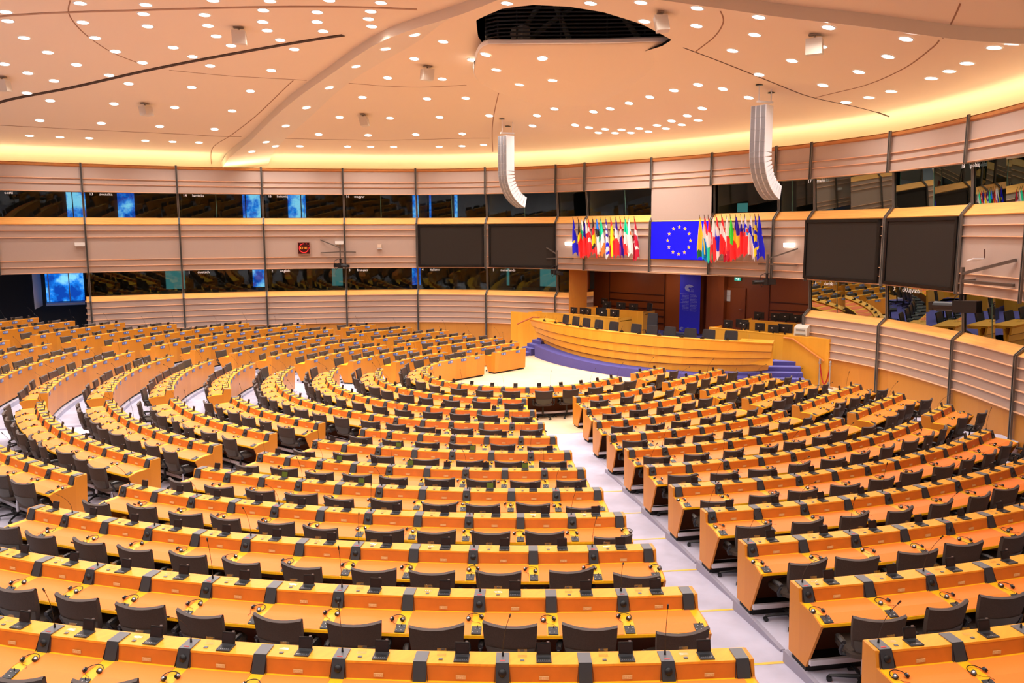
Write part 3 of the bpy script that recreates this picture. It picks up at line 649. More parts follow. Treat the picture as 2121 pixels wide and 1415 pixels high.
# rows of lights over the part of the hall behind the camera, same spacing
EXTRA=[]
for q in range(9):
    for j in range(-8,9):
        x=8.5+q*2.5; y=j*2.7+(q%2)*1.35
        if math.hypot(x-9,y)/rw(math.atan2(y,x-9))<.9 and all(math.hypot(x-a,y-b)>1.6 for a,b in LIGHTS) and not inframe((x,y,cz(x,y)),40): EXTRA.append((x,y))
_rg=MB(); _rg.grid([[(.19*math.cos(2*PI*k/20),.19*math.sin(2*PI*k/20),-.002),(.185*math.cos(2*PI*k/20),.185*math.sin(2*PI*k/20),-.012),(.155*math.cos(2*PI*k/20),.155*math.sin(2*PI*k/20),-.012),(.150*math.cos(2*PI*k/20),.150*math.sin(2*PI*k/20),-.002)] for k in range(21)])
ring_me=_rg.mesh('downlight_ring',[white])
_df=MB(); _df.add([(.152*math.cos(2*PI*k/20),-.152*math.sin(2*PI*k/20),-.005) for k in range(20)],[tuple(range(20))]); diff_me=_df.mesh('downlight_diffuser',[lampm])
lamp_l=bpy.data.lights.new('downlight_lamp','AREA'); lamp_l.shape='DISK'; lamp_l.size=.28; lamp_l.energy=LAMPW; lamp_l.color=(1,.95,.91); lamp_l.spread=R(135)
SHL=[(1.97,.28),(.64,-.59),(1.88,1.66),(.7,1.56),(-1.05,.43),(-1.16,-1.25)]
from mathutils.bvhtree import BVHTree
_sb=BVHTree.FromPolygons([Vector(v.co) for v in shell.data.vertices],[tuple(p.vertices) for p in shell.data.polygons])
allL=[(x,y,cz(x,y),cn(x,y),0) for x,y in LIGHTS]+[(x,y,cz(x,y),cn(x,y),2) for x,y in EXTRA]
for x,y in SHL:
    h=_sb.ray_cast(Vector((x,y,9)),Vector((0,0,1)))
    if h[0] is not None:
        nv=h[1]; nv=nv if nv.z>0 else -nv
        allL.append((x,y,h[0].z,nv,1))
def onbeam(x,y):
    return None
order=sorted([a for a in allL if a[4]==0],key=lambda a:round(math.hypot(a[0]-9,a[1])/rw(math.atan2(a[1],a[0]-9))*9))
bands={}
for a in order: bands.setdefault(round(math.hypot(a[0]-9,a[1])/rw(math.atan2(a[1],a[0]-9))*9),[]).append(a)
_bb=[BVHTree.FromPolygons([Vector(v.co) for v in o.data.vertices],[tuple(p.vertices) for p in o.data.polygons]) for o in BEAMS]
for a in allL:
    x,y,z,nv,kind=a
    for bv in _bb if kind==0 else ():
        h=bv.ray_cast(Vector((x,y,8)),Vector((0,0,1)))
        if h[0] is not None and h[0].z<z: z=h[0].z-.004; nv=h[1] if h[1].z>0 else -h[1]
    if kind==1: lab=f'lit downlight in the hanging shell, {nth([q for q in allL if q[4]==1].index(a)+1)} from its rim corner over the clock wall'
    elif kind==2: lab='lit round downlight in the ceiling over the spectator gallery'
    else:
        bk=round(math.hypot(x-9,y)/rw(math.atan2(y,x-9))*9); L=sorted(bands[bk],key=lambda q:math.atan2(q[1],q[0]-9)%(2*PI))
        lab=f'lit round ceiling downlight, {nth(L.index(a)+1)} from the steps side, {nth(10-bk)} ring from wall'
    m3=nv.to_track_quat('Z','Y').to_matrix().to_4x4(); m3.translation=Vector((x,y,z-.004))
    t=thing('ceiling_downlight',lab,'ceiling light',M=m3,group={0:'ceiling downlights',1:'downlights in the hanging shell',2:'gallery downlights'}[kind])
    link('frame',ring_me,t); link('diffuser',diff_me,t)
    lo_=bpy.data.objects.new('lamp',lamp_l); COL.objects.link(lo_); lo_.parent=t; lo_.location=(0,0,-.02)
# ------------------------------------------------------------ desks
def frame(r,s,d=0,h=0):
    x,y,ox,oy=pt(r,s,d); return Vector((x,y,rowZ(r)+h)),math.atan2(ox,-oy)
def sweep(mb,r,a,c,prof,m=0,origin=None,step=.35):
    n=max(1,math.ceil((c-a)/step)); rows=[]
    for i in range(n+1):
        s=a+(c-a)*i/n; q=[]
        for d,h in prof:
            x,y,_,_=pt(r,s,d); q.append((x-origin.x,y-origin.y,h))
        rows.append(q+[q[0]])
    mb.grid([rw_[::-1] for rw_ in rows],m); k=len(prof)
    mb.add(rows[0][:-1],[tuple(range(k))],m); mb.add(rows[-1][:-1],[tuple(range(k))[::-1]],m)
PROF=dict(front=[(0,-.004),(.03,-.004),(.07,-.81),(.04,-.81)],shelf=[(-.006,0),(.20,-.004),(.20,-.026),(-.006,-.026)],riser=[(.17,-.026),(.197,-.026),(.235,-.152),(.20,-.152)],
 top=[(.20,-.150),(.52,-.152),(.68,-.192),(.685,-.222),(.52,-.182),(.20,-.182)],plinth=[(.10,-.81),(.40,-.81),(.40,-.88),(.10,-.88)],
 foot=[(.46,-.70),(.50,-.70),(.50,-.76),(.46,-.76)],
 inner=[(.075,-.20),(.10,-.20),(.12,-.80),(.09,-.80)])
ENDP=[(0,0),(.20,0),(.237,-.145),(.27,-.152),(.53,-.155),(.69,-.205),(.685,-.225),(.42,-.81),(.04,-.81)]
# divider meshes
def divider_mesh(mic):
    b=MB(); b.box((0,-.108,.004),(.118,.176,.012),0)
    b.prism([(-.198,.008),(-.262,-.150),(-.20,-.150),(-.18,.008)],'x',-.059,.059,1)
    b.add([(-.059,-.198,.008),(-.075,-.262,-.150),(-.075,-.19,-.150),(-.059,-.18,.008)],[(0,1,2,3)],1)
    b.add([(.059,-.198,.008),(.075,-.262,-.150),(.075,-.19,-.150),(.059,-.18,.008)],[(3,2,1,0)],1)
    if mic:
        b.box((0,-.165,.0115),(.05,.012,.003),2)
    return b.mesh('divider',[greyplate,charcoal,redtxt])
div_blank=divider_mesh(False); div_mic=divider_mesh(True)
def dome():
    b=MB(); n=12; c=Vector((0,-.233,-.068)); ax=Vector((0,-.93,.37)); a=Vector((1,0,0)); u=ax.cross(a)
    rows=[]
    for k,(rr,o) in enumerate(((.036,0),(.033,.008),(.022,.014),(.001,.017))): rows.append([tuple(c+ax*o+(a*math.cos(2*PI*i/n)+u*math.sin(2*PI*i/n))*rr) for i in range(n)])
    b.grid(rows,0,close=True); return b.mesh('speaker_dome',[black],True)
dome_me=dome()
def micmesh(lean,side):
    b=MB(); b.cyl((0,-.085,.01),(0,-.085,.05),.011,.008,8)
    P=[]
    for k in range(9):
        f=k/8; P.append((side*.11*f**1.6,-.085-lean*.30*f**1.7,.05+.44*f-.06*f*f*lean))
    b.tube(P,.0028,5); e=Vector(P[-1]); d=(Vector(P[-1])-Vector(P[-2])).normalized()
    b.cyl(e,e+d*.045,.0085,n=8); return b.mesh('microphone',[black])
mics=[micmesh(l,s) for l,s in ((.2,0),(.6,.2),(.9,-.3),(.5,.6),(1.1,.1))]
def ctrl():
    b=MB(); b.prism([(-.565,-.155),(-.67,-.183),(-.668,-.176),(-.563,-.148)],'x',-.052,.052,0)
    for i in range(4):
        for y,z in ((-.60,-.157),(-.645,-.1685)):
            if (i+(y<-.62))%2: b.box((-.036+i*.024,y,z),(.011,.011,.004),1)
    b.cyl((.005,-.58,-.152),(.012,-.585,-.128),.005,n=6,m=2); return b.mesh('control_panel',[charcoal,silver,black])
ctrl_me=ctrl()
def flip(tint):
    b=MB(); b.box((0,-.115,.004),(.135,.13,.010),1); b.box((0,-.13,.0095),(.115,.055,.002),0)
    for i in range(6): b.box((-.046+i*.018,-.155,.0105),(.010,.010,.003),2)
    ro=Matrix.Rotation(R(-14),3,'X'); b.box((0,-.052,.065),(.128,.012,.105),0,ro); b.box((0,-.0585,.064),(.112,.004,.085),3,ro); b.box((.040,-.036,.120),(.022,.014,.012),2,ro)
    return b.mesh('flip_screen',[black,charcoal,silver,tint])
scr_t=mat('small_screen_dark',(.025,.015,.014),.25); scr_g=mat('small_screen_green',(.07,.09,.01),.3,emit=.6)
flip_me=flip(scr_t); flip_g=flip(scr_g)
b=MB(); b.box((0,-.135,.002),(.036,.026,.006)); sock_me=b.mesh('socket_plate',[greyplate])
b=MB(); b.box((0,-.05,.03),(.085,.003,.06)); b.box((0,-.07,.003),(.085,.04,.003)); card_me=b.mesh('card_holder',[clear])
def plate_me(num):   # figures on the shelf front, read by the sitter
    b=MB(); b.box((0,-.232,-.115),(.088,.006,.032),0)
    g=text2d(str(num),.034); b.add([(q[0],-.2365,-.115+q[1]) for q in g.v],g.f,1); return b.mesh('number_plate',[tagm,tagn])
def plaque_me(num):  # plaque on the outer face, read from the hall floor
    b=MB(); y=.004
    b.box((0,y,-.088),(.26,.006,.10),0); yy=y+.005
    b.box((-.058,y+.001,-.088),(.135,.007,.092),1)
    g=text2d(str(num),.092); b.add([(-q[0]-.058,yy+.002,-.088+q[1]) for q in g.v],[f[::-1] for f in g.f],2)
    n=14; vs=[];
    for k in range(n+1):
        a=R(60+220*k/n)
        for rr in (.026,.017): vs.append((.065-rr*1.25*math.cos(a),yy+.002,-.085+rr*math.sin(a)))
    b.add(vs,[(2*i,2*i+1,2*i+3,2*i+2) for i in range(n)],2); return b.mesh('name_plaque',[plaqb,plaqn,plaqw])
pads={}
def pad_me(r,pit,straight):
    k=(r,round(pit,3),straight)
    if k in pads: return pads[k]
    rows=[]; Rr=rowR(r)
    for d,h in ((.262,-.147),(.40,-.148),(.52,-.149),(.672,-.187)):
        wd=(pit if straight else pit*(1+d/Rr))/2-.062; rows.append([(-wd,-d,h),(wd,-d,h)])
    b=MB(); b.slab([r_[::-1] for r_ in rows],.006); pads[k]=b.mesh('writing_pad',[padm]); return pads[k]
BN=['rope barrier block','clock wall block','far curved block','curved block opposite the rostrum','central block','block before the rostrum stairs','purple steps block']
def place(q):
    return (q['i']+1) if q['k'] in (5,) else (q['n']-q['i']) if q['k'] in (1,2,3,4) else (q['i']+1 if q['k']==6 else q['n']-q['i'])
REF=['hall end','middle-aisle end','middle-aisle end','middle-aisle end','middle aisle','middle aisle','hall end']
allseats=[]
for b in BLK:
    if not b['v']: continue
    r,k=b['r'],b['k']; mid_s=(b['a']+b['b'])/2; org,_=frame(r,mid_s,.35,-.88); 
    lab=f'long orange wood bench desk, {nth(r)} row from rostrum, {BN[k]}'
    t=thing('bench_desk',lab,'desk',tuple(org),0,'curved bench desks')
    o=Vector((org.x,org.y,0)); z0=.88
    def P(pname,prof,m):
        mb=MB(); pr=[(d,h+z0) for d,h in PROF[prof]]; sweep(mb,r,b['a'],b['b'],pr,0,o); build(mb,pname,[m],t,smooth=True,ang=30)
    P('front_panel','front',wood); P('shelf','shelf',shelfwood); P('shelf_front','riser',shelffront); P('desktop','top',woodtop); P('plinth','plinth',blackm)
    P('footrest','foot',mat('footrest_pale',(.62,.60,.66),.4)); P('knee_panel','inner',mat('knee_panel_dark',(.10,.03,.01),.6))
    for flag,s,sg in ((b['c0'],b['a'],-1),(b['c1'],b['b'],1)):
        if not flag: continue
        mb=MB(); mb.prism([(-d,h) for d,h in ENDP],'x',-.015,.015); p,rz=frame(r,s); build(mb,'end_panel',[wood],t,loc=tuple(p-org),rz=rz)
    # dividers
    for j in range(len(b['v'])+1):
        gi=b['n0']+j; s=b['v'][0]['s']-b['pit']/2+j*b['pit']
        tot=len(b['seats'])
        if gi==0 and b['c0']: s+=.06
        if gi==tot and b['c1']: s-=.06
        p,rz=frame(r,s)
        if k==5: ismic=(gi+(r%2))%2==1 if r not in (10,12) else gi%2==0
        else: ismic=(tot-gi)%2==1
        dist=(p-CAM).length
        dv=link('divider',div_mic if ismic else div_blank,t,tuple(p-org),rz)
        if ismic:
            random.seed(r*100+gi+k*7)
            if dist<24: link('speaker_dome',dome_me,dv)
            link('microphone',mics[random.randrange(5)],dv)
        if (gi<tot or k!=5) and dist<30: link('control_panel',ctrl_me,t,tuple(p-org),rz)
    facing=None
    for q in b['v']:
        p,rz=frame(r,q['s']); q['p']=p; q['rz']=rz; dist=(p-CAM).length; q['dist']=dist
        x,y,ox,oy=pt(r,q['s'],0); tocam=(CAM-p); fs=Vector((-ox,-oy,0)).dot(tocam.normalized())   # >0: its outer face shows
        q['fs']=fs; loc=tuple(p-org)
        rnd=random.Random(r*1000+q['num'])
        if fs<.35: link('writing_pad',pad_me(r,b['pit'],b['straight']),t,loc,rz)
        link('flip_screen',flip_g if (r in (6,7,8) and k==4 and q['i'] in (2,4,7)) else flip_me,t,tuple(p-org+Vector((math.cos(rz),math.sin(rz),0))*rnd.uniform(-.015,.015)),rz)
        if fs<.2 and dist<30:
            e=Vector((math.cos(rz),math.sin(rz),0)); link('socket_plate',sock_me,t,tuple(p-org-e*.19),rz)
            if dist<20: link('card_holder',card_me,t,tuple(p-org-e*.19),rz)
            build_p=plate_me(q['num']); link('number_plate',build_p,t,loc,rz)
        if fs>.02: link('name_plaque',plaque_me(q['num']),t,loc,rz)
        allseats.append(q)
# ------------------------------------------------------------ chairs
def backrest():
    b=MB(); rows=[]
    H=[(.50,.17,-.20),(.56,.205,-.225),(.66,.225,-.245),(.76,.235,-.26),(.85,.24,-.275),(.905,.243,-.285)]
    for i,(z,wd,y) in enumerate(H):
        row=[]
        for j in range(9):
            f=j/8*2-1; zz=z+(.024*f*f-.006 if i==len(H)-1 else .012*f*f if i==len(H)-2 else 0); row.append((f*wd,y-.0+.055*f*f,zz))
        rows.append(row)
    bk=[[(x*1.02,y-.05,z) for x,y,z in r_] for r_ in rows]
    ring_=[r_+bk[i][::-1] for i,r_ in enumerate(rows)]
    b.grid(ring_,0,close=True); n=18
    top=ring_[-1]; mt=[(x,y-.0,z+.018) for x,y,z in [tuple((Vector(rows[-1][j])+Vector(bk[-1][j]))/2) for j in range(9)]]
    b.grid([rows[-1],mt,bk[-1]],1); b.add(ring_[0],[tuple(range(n))[::-1]])
    return b
def shell_(): 
    b=MB(); rows=[]
    for z,wd,y in ((.42,.13,-.20),(.50,.172,-.252),(.58,.205,-.282),(.66,.222,-.300)):
        rows.append([(f*wd,y+.05*f*f-.003,z) for f in (-1,-.7,-.35,0,.35,.7,1)])
    b.slab_=None; b.grid(rows); b.grid([[(x,y+.012,z) for x,y,z in r_][::-1] for r_ in rows]); return b
def seatb():
    b=MB(); P=[]; 
    for i in range(16):
        a=2*PI*i/16; c,s_=math.cos(a),math.sin(a); P.append((.24*math.copysign(abs(c)**.5,c),.0+.24*math.copysign(abs(s_)**.5,s_)))
    rows=[[(x*f,y*f,z) for x,y in P] for f,z in ((.0,.42),(.85,.42),(1,.435),(1,.475),(.93,.495),(.5,.492),(0,.49))]
    b.grid([r_[::-1] for r_ in rows],0,close=True); return b
def armb(sg):
    b=MB(); b.tube([(sg*.18,-.12,.43),(sg*.27,-.11,.44),(sg*.29,-.13,.50),(sg*.285,-.17,.58),(sg*.28,-.13,.605),(sg*.275,-.02,.60)],[.016,.018,.018,.02,.022,.018],6); b.tube([(sg*.28,-.18,.600),(sg*.28,-.10,.606),(sg*.275,-.02,.60)],[.026,.03,.024],6); return b
def baseb():
    b=MB(); b.cyl((0,0,.10),(0,0,.30),.028,.024,8,1); b.cyl((0,0,.28),(0,0,.43),.018,n=8,m=1); b.cyl((0,0,.06),(0,0,.13),.05,.04,10)
    b.box((0,0,.415),(.16,.2,.03))
    for k in range(5):
        a=2*PI*k/5+.3; c,s_=math.cos(a),math.sin(a)
        b.tube([(c*.03,s_*.03,.10),(c*.18,s_*.18,.085),(c*.30,s_*.30,.068)],[.026,.02,.015],6)
        b.cyl((c*.30-s_*.025,s_*.30+c*.025,.028),(c*.30+s_*.025,s_*.30-c*.025,.028),.028,n=8); b.cyl((c*.30,s_*.30,.03),(c*.30,s_*.30,.075),.012,n=6)
    return b
cb,cs,cse,ca,cc_=backrest(),shell_(),seatb(),(armb(-1),armb(1)),baseb()
topm=mat('chair_top_edge',(.115,.09,.08),.7)  # paler tone along the top edge of the backrest
ME={'backrest':cb.mesh('backrest',[fabric,topm],True,60),'back_shell':cs.mesh('back_shell',[fabric2],True),'seat':cse.mesh('seat',[fabric],True),'armrest_a':ca[0].mesh('armrest',[black],True),'armrest_b':ca[1].mesh('armrest',[black],True),'base':cc_.mesh('base',[black,silver],True)}
whole=MB(); whole.merge(cb); whole.merge(cs,m=2); whole.merge(cse,m=0); whole.merge(ca[0],m=3); whole.merge(ca[1],m=3); whole.merge(cc_,m=3)
CS=Matrix.Diagonal((1.13,1.0,.985,1))
for me_ in ME.values(): me_.transform(CS)
whole.v=[tuple(CS@Vector(v)) for v in whole.v]
WM=[fabric,topm,fabric2,black]; whole_me=whole.mesh('swivel_chair',WM,True,50)
S_=sorted(allseats,key=lambda q:q['dist']); 
chairs=[q for q in S_ if inframe(tuple(q['p']),90)]
GR='swivel chairs at the bench desks'
rest_=MB()
for n_,q in enumerate(chairs):
    rnd=random.Random(q['r']*1000+q['num']*3+1); p,rz=q['p'],q['rz']
    d=(.60 if q['k']>2 else .44)+rnd.uniform(-.04,.06)+(.12 if q['i'] in (0,q['n']-1) and rnd.random()<.5 else 0); off=rnd.uniform(-.05,.05)
    e=Vector((math.cos(rz),math.sin(rz),0)); inw=Vector((-math.sin(rz),math.cos(rz),0))
    loc=p-inw*d+e*off; loc.z=flo(q['r'])+.001; ro=rz+R(rnd.uniform(-11,11))
    lab=f"brown-grey swivel chair, {nth(place(q))} from {REF[q['k']]}, {nth(q['r'])} row, {BN[q['k']]}"
    if n_<300:
        if q['dist']<19:
            t=thing('swivel_chair',lab,'chair',tuple(loc),ro,GR)
            link('backrest',ME['backrest'],t); link('back_shell',ME['back_shell'],t); link('seat',ME['seat'],t); link('armrest',ME['armrest_a'],t); link('armrest',ME['armrest_b'],t); link('base',ME['base'],t)
        else: tag(link('swivel_chair',whole_me,None,tuple(loc),ro),lab,'chair',GR)
    else:
        rest_.merge(whole,Matrix.Translation(loc)@Matrix.Rotation(ro,4,'Z'))
if rest_.v: tag(build(rest_,'distant_swivel_chair_rows',WM,smooth=True,ang=50),'many brown-grey chair tops behind the farthest desk rows','chairs',kind='stuff')
# ------------------------------------------------------------ headsets
def headset(v):
    b=MB(); rr=random.Random(v); rd=.078
    P=[(rd*math.cos(R(a)),rd*1.0*math.sin(R(a)),.006+.012*math.sin(R(a))) for a in range(-10,191,20)]
    b.tube(P,.0045,5,0)
    for sg in (-1,1):
        c=Vector((sg*.072*(.8 if v%2 else 1),-.022 if sg<0 else -.03,.022)); ax=Vector((sg*.55,-.3,.8)).normalized()
        b.cyl(c-ax*.012,c+ax*.012,.026,.022,12,0); b.cyl(c+ax*.012,c+ax*.016,.014,.010,10,1)
        b.tube([(sg*rd,0,.01),(sg*rd*.98,-.012,.02),tuple(c)],.004,4,1)
    b.tube([(-.06,-.04,.012),(-.03,-.08,.004),(.02,-.11,.003),(.03,-.15,-.004)],.0022,4,2)
    return b.mesh('headset',[black,silver,mat('cord_red_brown',(.15,.02,.01),.5)],True)
hs=[headset(v) for v in range(4)]
cand=[q for q in S_ if q['fs']<.30 and inframe(tuple(q['p']),20)]
for n_,q in enumerate(cand[:300]):
    rnd=random.Random(q['r']*777+q['num']); p,rz=q['p'],q['rz']; e=Vector((math.cos(rz),math.sin(rz),0)); inw=Vector((-math.sin(rz),math.cos(rz),0))
    sg=-1 if q['k']==5 else 1
    if q['i']==q['n']-1 and sg==1 and rnd.random()<.75: continue
    loc=p-inw*(.42+rnd.uniform(-.03,.05))+e*(sg*q['p_']/2 if 'p_' in q else sg*(.36)+rnd.uniform(-.05,.05)); loc.z=p.z-.146
    o=link('headset',hs[rnd.randrange(4)],None,tuple(loc),rz+R(rnd.uniform(-35,35)))
    tag(o,f"black headset on desktop, {nth(place(q))} from {REF[q['k']]}, {nth(q['r'])} row, {BN[q['k']]}",'headset','headsets on the bench desks')
# ------------------------------------------------------------ rostrum
def ros(a,Rr,cx,z): return (cx+Rr*math.cos(a),Rr*math.sin(a),z)
rt_=thing('rostrum_desk','long bowed light wood rostrum desk on a purple carpeted base','rostrum',(-6,0,FLR))
OFFR=Vector((-6,0,FLR))
def rsweep(name,prof,m,a0=-.405,a1=.405,n=48):
    """prof: list of functions giving (x,y,z) for f in -1..1"""
    mb=MB(); rows=[]
    for i in range(n+1):
        f=-1+2*i/n; rows.append([tuple(Vector(g(f))-OFFR) for g in prof])
    mb.grid(rows); mb.add(rows[0],[tuple(range(len(prof)))]) ; mb.add(rows[-1],[tuple(range(len(prof)))[::-1]]); return build(mb,name,[m],rt_,smooth=True,ang=30)
def top_(f,o=0,z=1.66): a=f*.415; return (-20.35+(14.9+o)*math.cos(a),(14.9+o)*math.sin(a),z)
def bot_(f,o=0,z=0): a=f*(.57 if f<0 else .56); return (-16.15+(10.7+o)*math.cos(a),(10.7+o)*math.sin(a),.28+.30*f*f+z)
def mixp(t,f,o=0):
    a=Vector(top_(f,o)); b_=Vector(bot_(f,o)); return a.lerp(b_,t)
ts=[0,.30,.54,.77,1.0]
for i in range(4):
    rsweep('front_board',[lambda f,i=i:mixp(ts[i],f,-.05*i),lambda f,i=i:mixp(ts[i+1],f,-.05*i+.02),lambda f,i=i:mixp(ts[i+1],f,-.05*i-.07),lambda f,i=i:mixp(ts[i],f,-.05*i-.07)],rostw)
for i in (1,2,3): rsweep('shadow_strip',[lambda f,i=i:mixp(ts[i]-.004,f,-.05*i+.075),lambda f,i=i:mixp(ts[i]+.014,f,-.05*i+.06),lambda f,i=i:mixp(ts[i]+.014,f,-.05*i-.05),lambda f,i=i:mixp(ts[i]-.004,f,-.05*i-.05)],mat('rostrum_shadow',(.20,.05,.008),.6))  # dark strips painting the shadow line under each overhanging board
rsweep('top_ledge',[lambda f:top_(f,.01,1.665),lambda f:top_(f,-.30,1.665),lambda f:top_(f,-.30,1.63),lambda f:top_(f,.01,1.63)],rostw)
rsweep('desktop',[lambda f:top_(f,-.28,1.60),lambda f:top_(f,-.85,1.58),lambda f:top_(f,-.85,1.54),lambda f:top_(f,-.28,1.55)],woodtop)
rsweep('knee_panel',[lambda f:top_(f,-.35,1.55),lambda f:top_(f,-.35,.80),lambda f:top_(f,-.4,.80),lambda f:top_(f,-.4,1.55)],rostw)
redpad=mat('red_leather_pad',(.80,.13,.02),.5)
# wide end shelf, as solid wedge tops
for f0,f1 in ((-1.0,-.80),(.80,1.0)):
    mb=MB(); rows=[[tuple(Vector(top_(f,.0,1.668))-OFFR),tuple(Vector(top_(f,-.9,1.668))-OFFR),tuple(Vector(top_(f,-.9,1.60))-OFFR),tuple(Vector(top_(f,.0,1.60))-OFFR)] for f in [f0+(f1-f0)*i/6 for i in range(7)]]
    mb.grid(rows); mb.add(rows[0],[(0,1,2,3)]); mb.add(rows[-1],[(3,2,1,0)]); build(mb,'end_shelf',[rostw],rt_)
CH=[-.357,-.291,-.23,-.167,-.099,-.009,.049,.11,.175,.231,.295]
for i,a in enumerate(CH):
    f=a/.415*.98
    # pad
    mb=MB(); rows=[[tuple(Vector(top_(g,-.31,1.606))-OFFR),tuple(Vector(top_(g,-.80,1.59))-OFFR)] for g in (f-.055,f,f+.055)]; mb.grid(rows); build(mb,'writing_pad',[redpad],rt_)
    # desk microphone unit on the ledge
    p=Vector(top_(f+.035,-.2,1.665))-OFFR; mb=MB(); mb.box((0,0,.02),(.10,.14,.04)); mb.tube([(0,0,.04),(.0,.0,.14),(-.05,0,.24)],.006,5); mb.box((.03,.03,.06),(.05,.09,.05)); build(mb,'microphone_unit',[black],rt_,loc=tuple(p),rz=a)
# leather chairs on the rostrum
def exec_chair(tall=0):
    bk=MB(); H=.52+tall
    rows=[]
    for z,y,wd in ((0,0,.22),(H*.3,-.03,.25),(H*.7,-.05,.25),(H*.93,-.07,.24),(H,-.075,.22)):
        rows.append([(f*wd,y-.04*(1-f*f),.55+z) for f in (-1,-.6,-.2,.2,.6,1)]+[(f*wd,y+.05-.03*(1-f*f),.55+z) for f in (1,.6,.2,-.2,-.6,-1)])
    bk.grid(rows,0,close=True); bk.add(rows[-1],[tuple(range(12))]); bk.add(rows[0],[tuple(range(12))[::-1]])
    st=MB(); st.box((0,.22,.50),(.52,.50,.10)); 
    arm=MB(); arm.tube([(.28,.02,.50),(.30,.05,.70),(.29,.30,.71)],.02,6)
    arm2=MB(); arm2.tube([(-.28,.02,.50),(-.30,.05,.70),(-.29,.30,.71)],.02,6)
    ba=MB(); ba.cyl((0,.2,.06),(0,.2,.46),.03,n=8)
    for k in range(5): a=2*PI*k/5; ba.tube([(0,.2,.10),(math.cos(a)*.3,.2+math.sin(a)*.3,.05)],[.025,.018],6); ba.cyl((math.cos(a)*.3-.015,.2+math.sin(a)*.3,.03),(math.cos(a)*.3+.015,.2+math.sin(a)*.3,.03),.03,n=8)
    return dict(backrest=bk.mesh('backrest',[leather],True,50),seat=st.mesh('seat',[leather]),armrest=arm.mesh('armrest',[black]),armrest2=arm2.mesh('armrest',[black]),base=ba.mesh('base',[black]))
leather=mat('dark_leather',(.030,.030,.034),.35,bump=.05,nscale=30)
EX=exec_chair(); EXT=exec_chair(.35)
def put_chair(loc,rz,lab,cat='chair',E_=None,group=None):
    E_=E_ or EX; t=thing('leather_chair',lab,cat,loc,rz,group)
    for k in ('backrest','seat','armrest','armrest2','base'): link('armrest' if k=='armrest2' else k,E_[k],t)
    return t
for i,a in enumerate(CH):
    R_=13.45; x,y=-20.35+R_*math.cos(a),R_*math.sin(a)
    # chair back faces away from the hall: seat points towards +u
    put_chair((x,y,FLR),a-PI/2,f'black leather chair behind the rostrum desk, {nth(i+1)} from the rope barrier end',group='chairs behind the rostrum desk')
put_chair((-11.95,-3.0,FLR+.02),-PI/2-.5,'tall black leather chair beside the rear wooden desk in the recess',E_=EXT)
put_chair((-8.1,-.15,FLR),-PI/2,'tall black leather chair in the centre behind the rostrum',E_=EXT)
# low black case
mb=MB(); mb.box((0,0,.25),(.5,1.1,.5)); o=build(mb,'equipment_case',[leather],loc=(-9.6,.1,FLR)); tag(o,'low black padded case on the rostrum floor behind the chairs','case')
# purple base of the rostrum
mb=MB(); rows=[]
for i in range(41):
    f=-1+2*i/40; a=f*.50; Rb=11.15; x=-16.15+Rb*math.cos(a); y=Rb*math.sin(a); zt=.36+(.22*max(0,-f-.1)**1.2)
    x2=-16.15+(Rb-.75)*math.cos(a); y2=(Rb-.75)*math.sin(a); rows.append([(x,y,0),(x,y,zt),(x-.02,y*.998,zt+.01),(x2,y2,zt+.02)])
mb.grid(rows,0); struct(mb,'floor_rostrum_base',[purple],smooth=True)
# purple steps at both ends of the rostrum
for sg,lab in ((1,'purple carpeted steps climbing beside the rostrum to the wooden handrail wall'),(-1,'purple carpeted steps at the rope barrier end of the rostrum')):
    mb=MB(); nd=Vector((-.63,.77)); dn=Vector((.77,.63))
    for k,(c,z) in enumerate(((-2.75,.80),(-2.36,.64),(-2.0,.48),(-1.6,.32),(-1.2,.16))):
        if sg>0:
            e0=dn*c+nd*(7.4 if k else 7.0); e1=dn*c+nd*(10.25-.02*k); b0=dn*(c-1.6)+nd*7.6; b1=dn*(c-1.6)+nd*10.4
            P=[(e0.x,e0.y),(e1.x,e1.y),(b1.x,b1.y),(b0.x,b0.y)]
        else:
            c2=c+1.0; P=[(-7.1+k*.22,-5.3-k*.12),(-9.0,-5.3),(-9.0,-6.1-k*.12),(-7.35+k*.22,-6.1-k*.12)]
        mb.prism(P,'z',0,z-.03 if k==0 else z,0)
        mb.prism([(p[0]*.9995,p[1]*.9995) for p in P],'z',(z-.03 if k==0 else z),z+(.0 if k==0 else .006),1)  # paler purple layer over each whole tread
    o=build(mb,'carpeted_steps',[purple,purplet]); tag(o,lab,'steps')
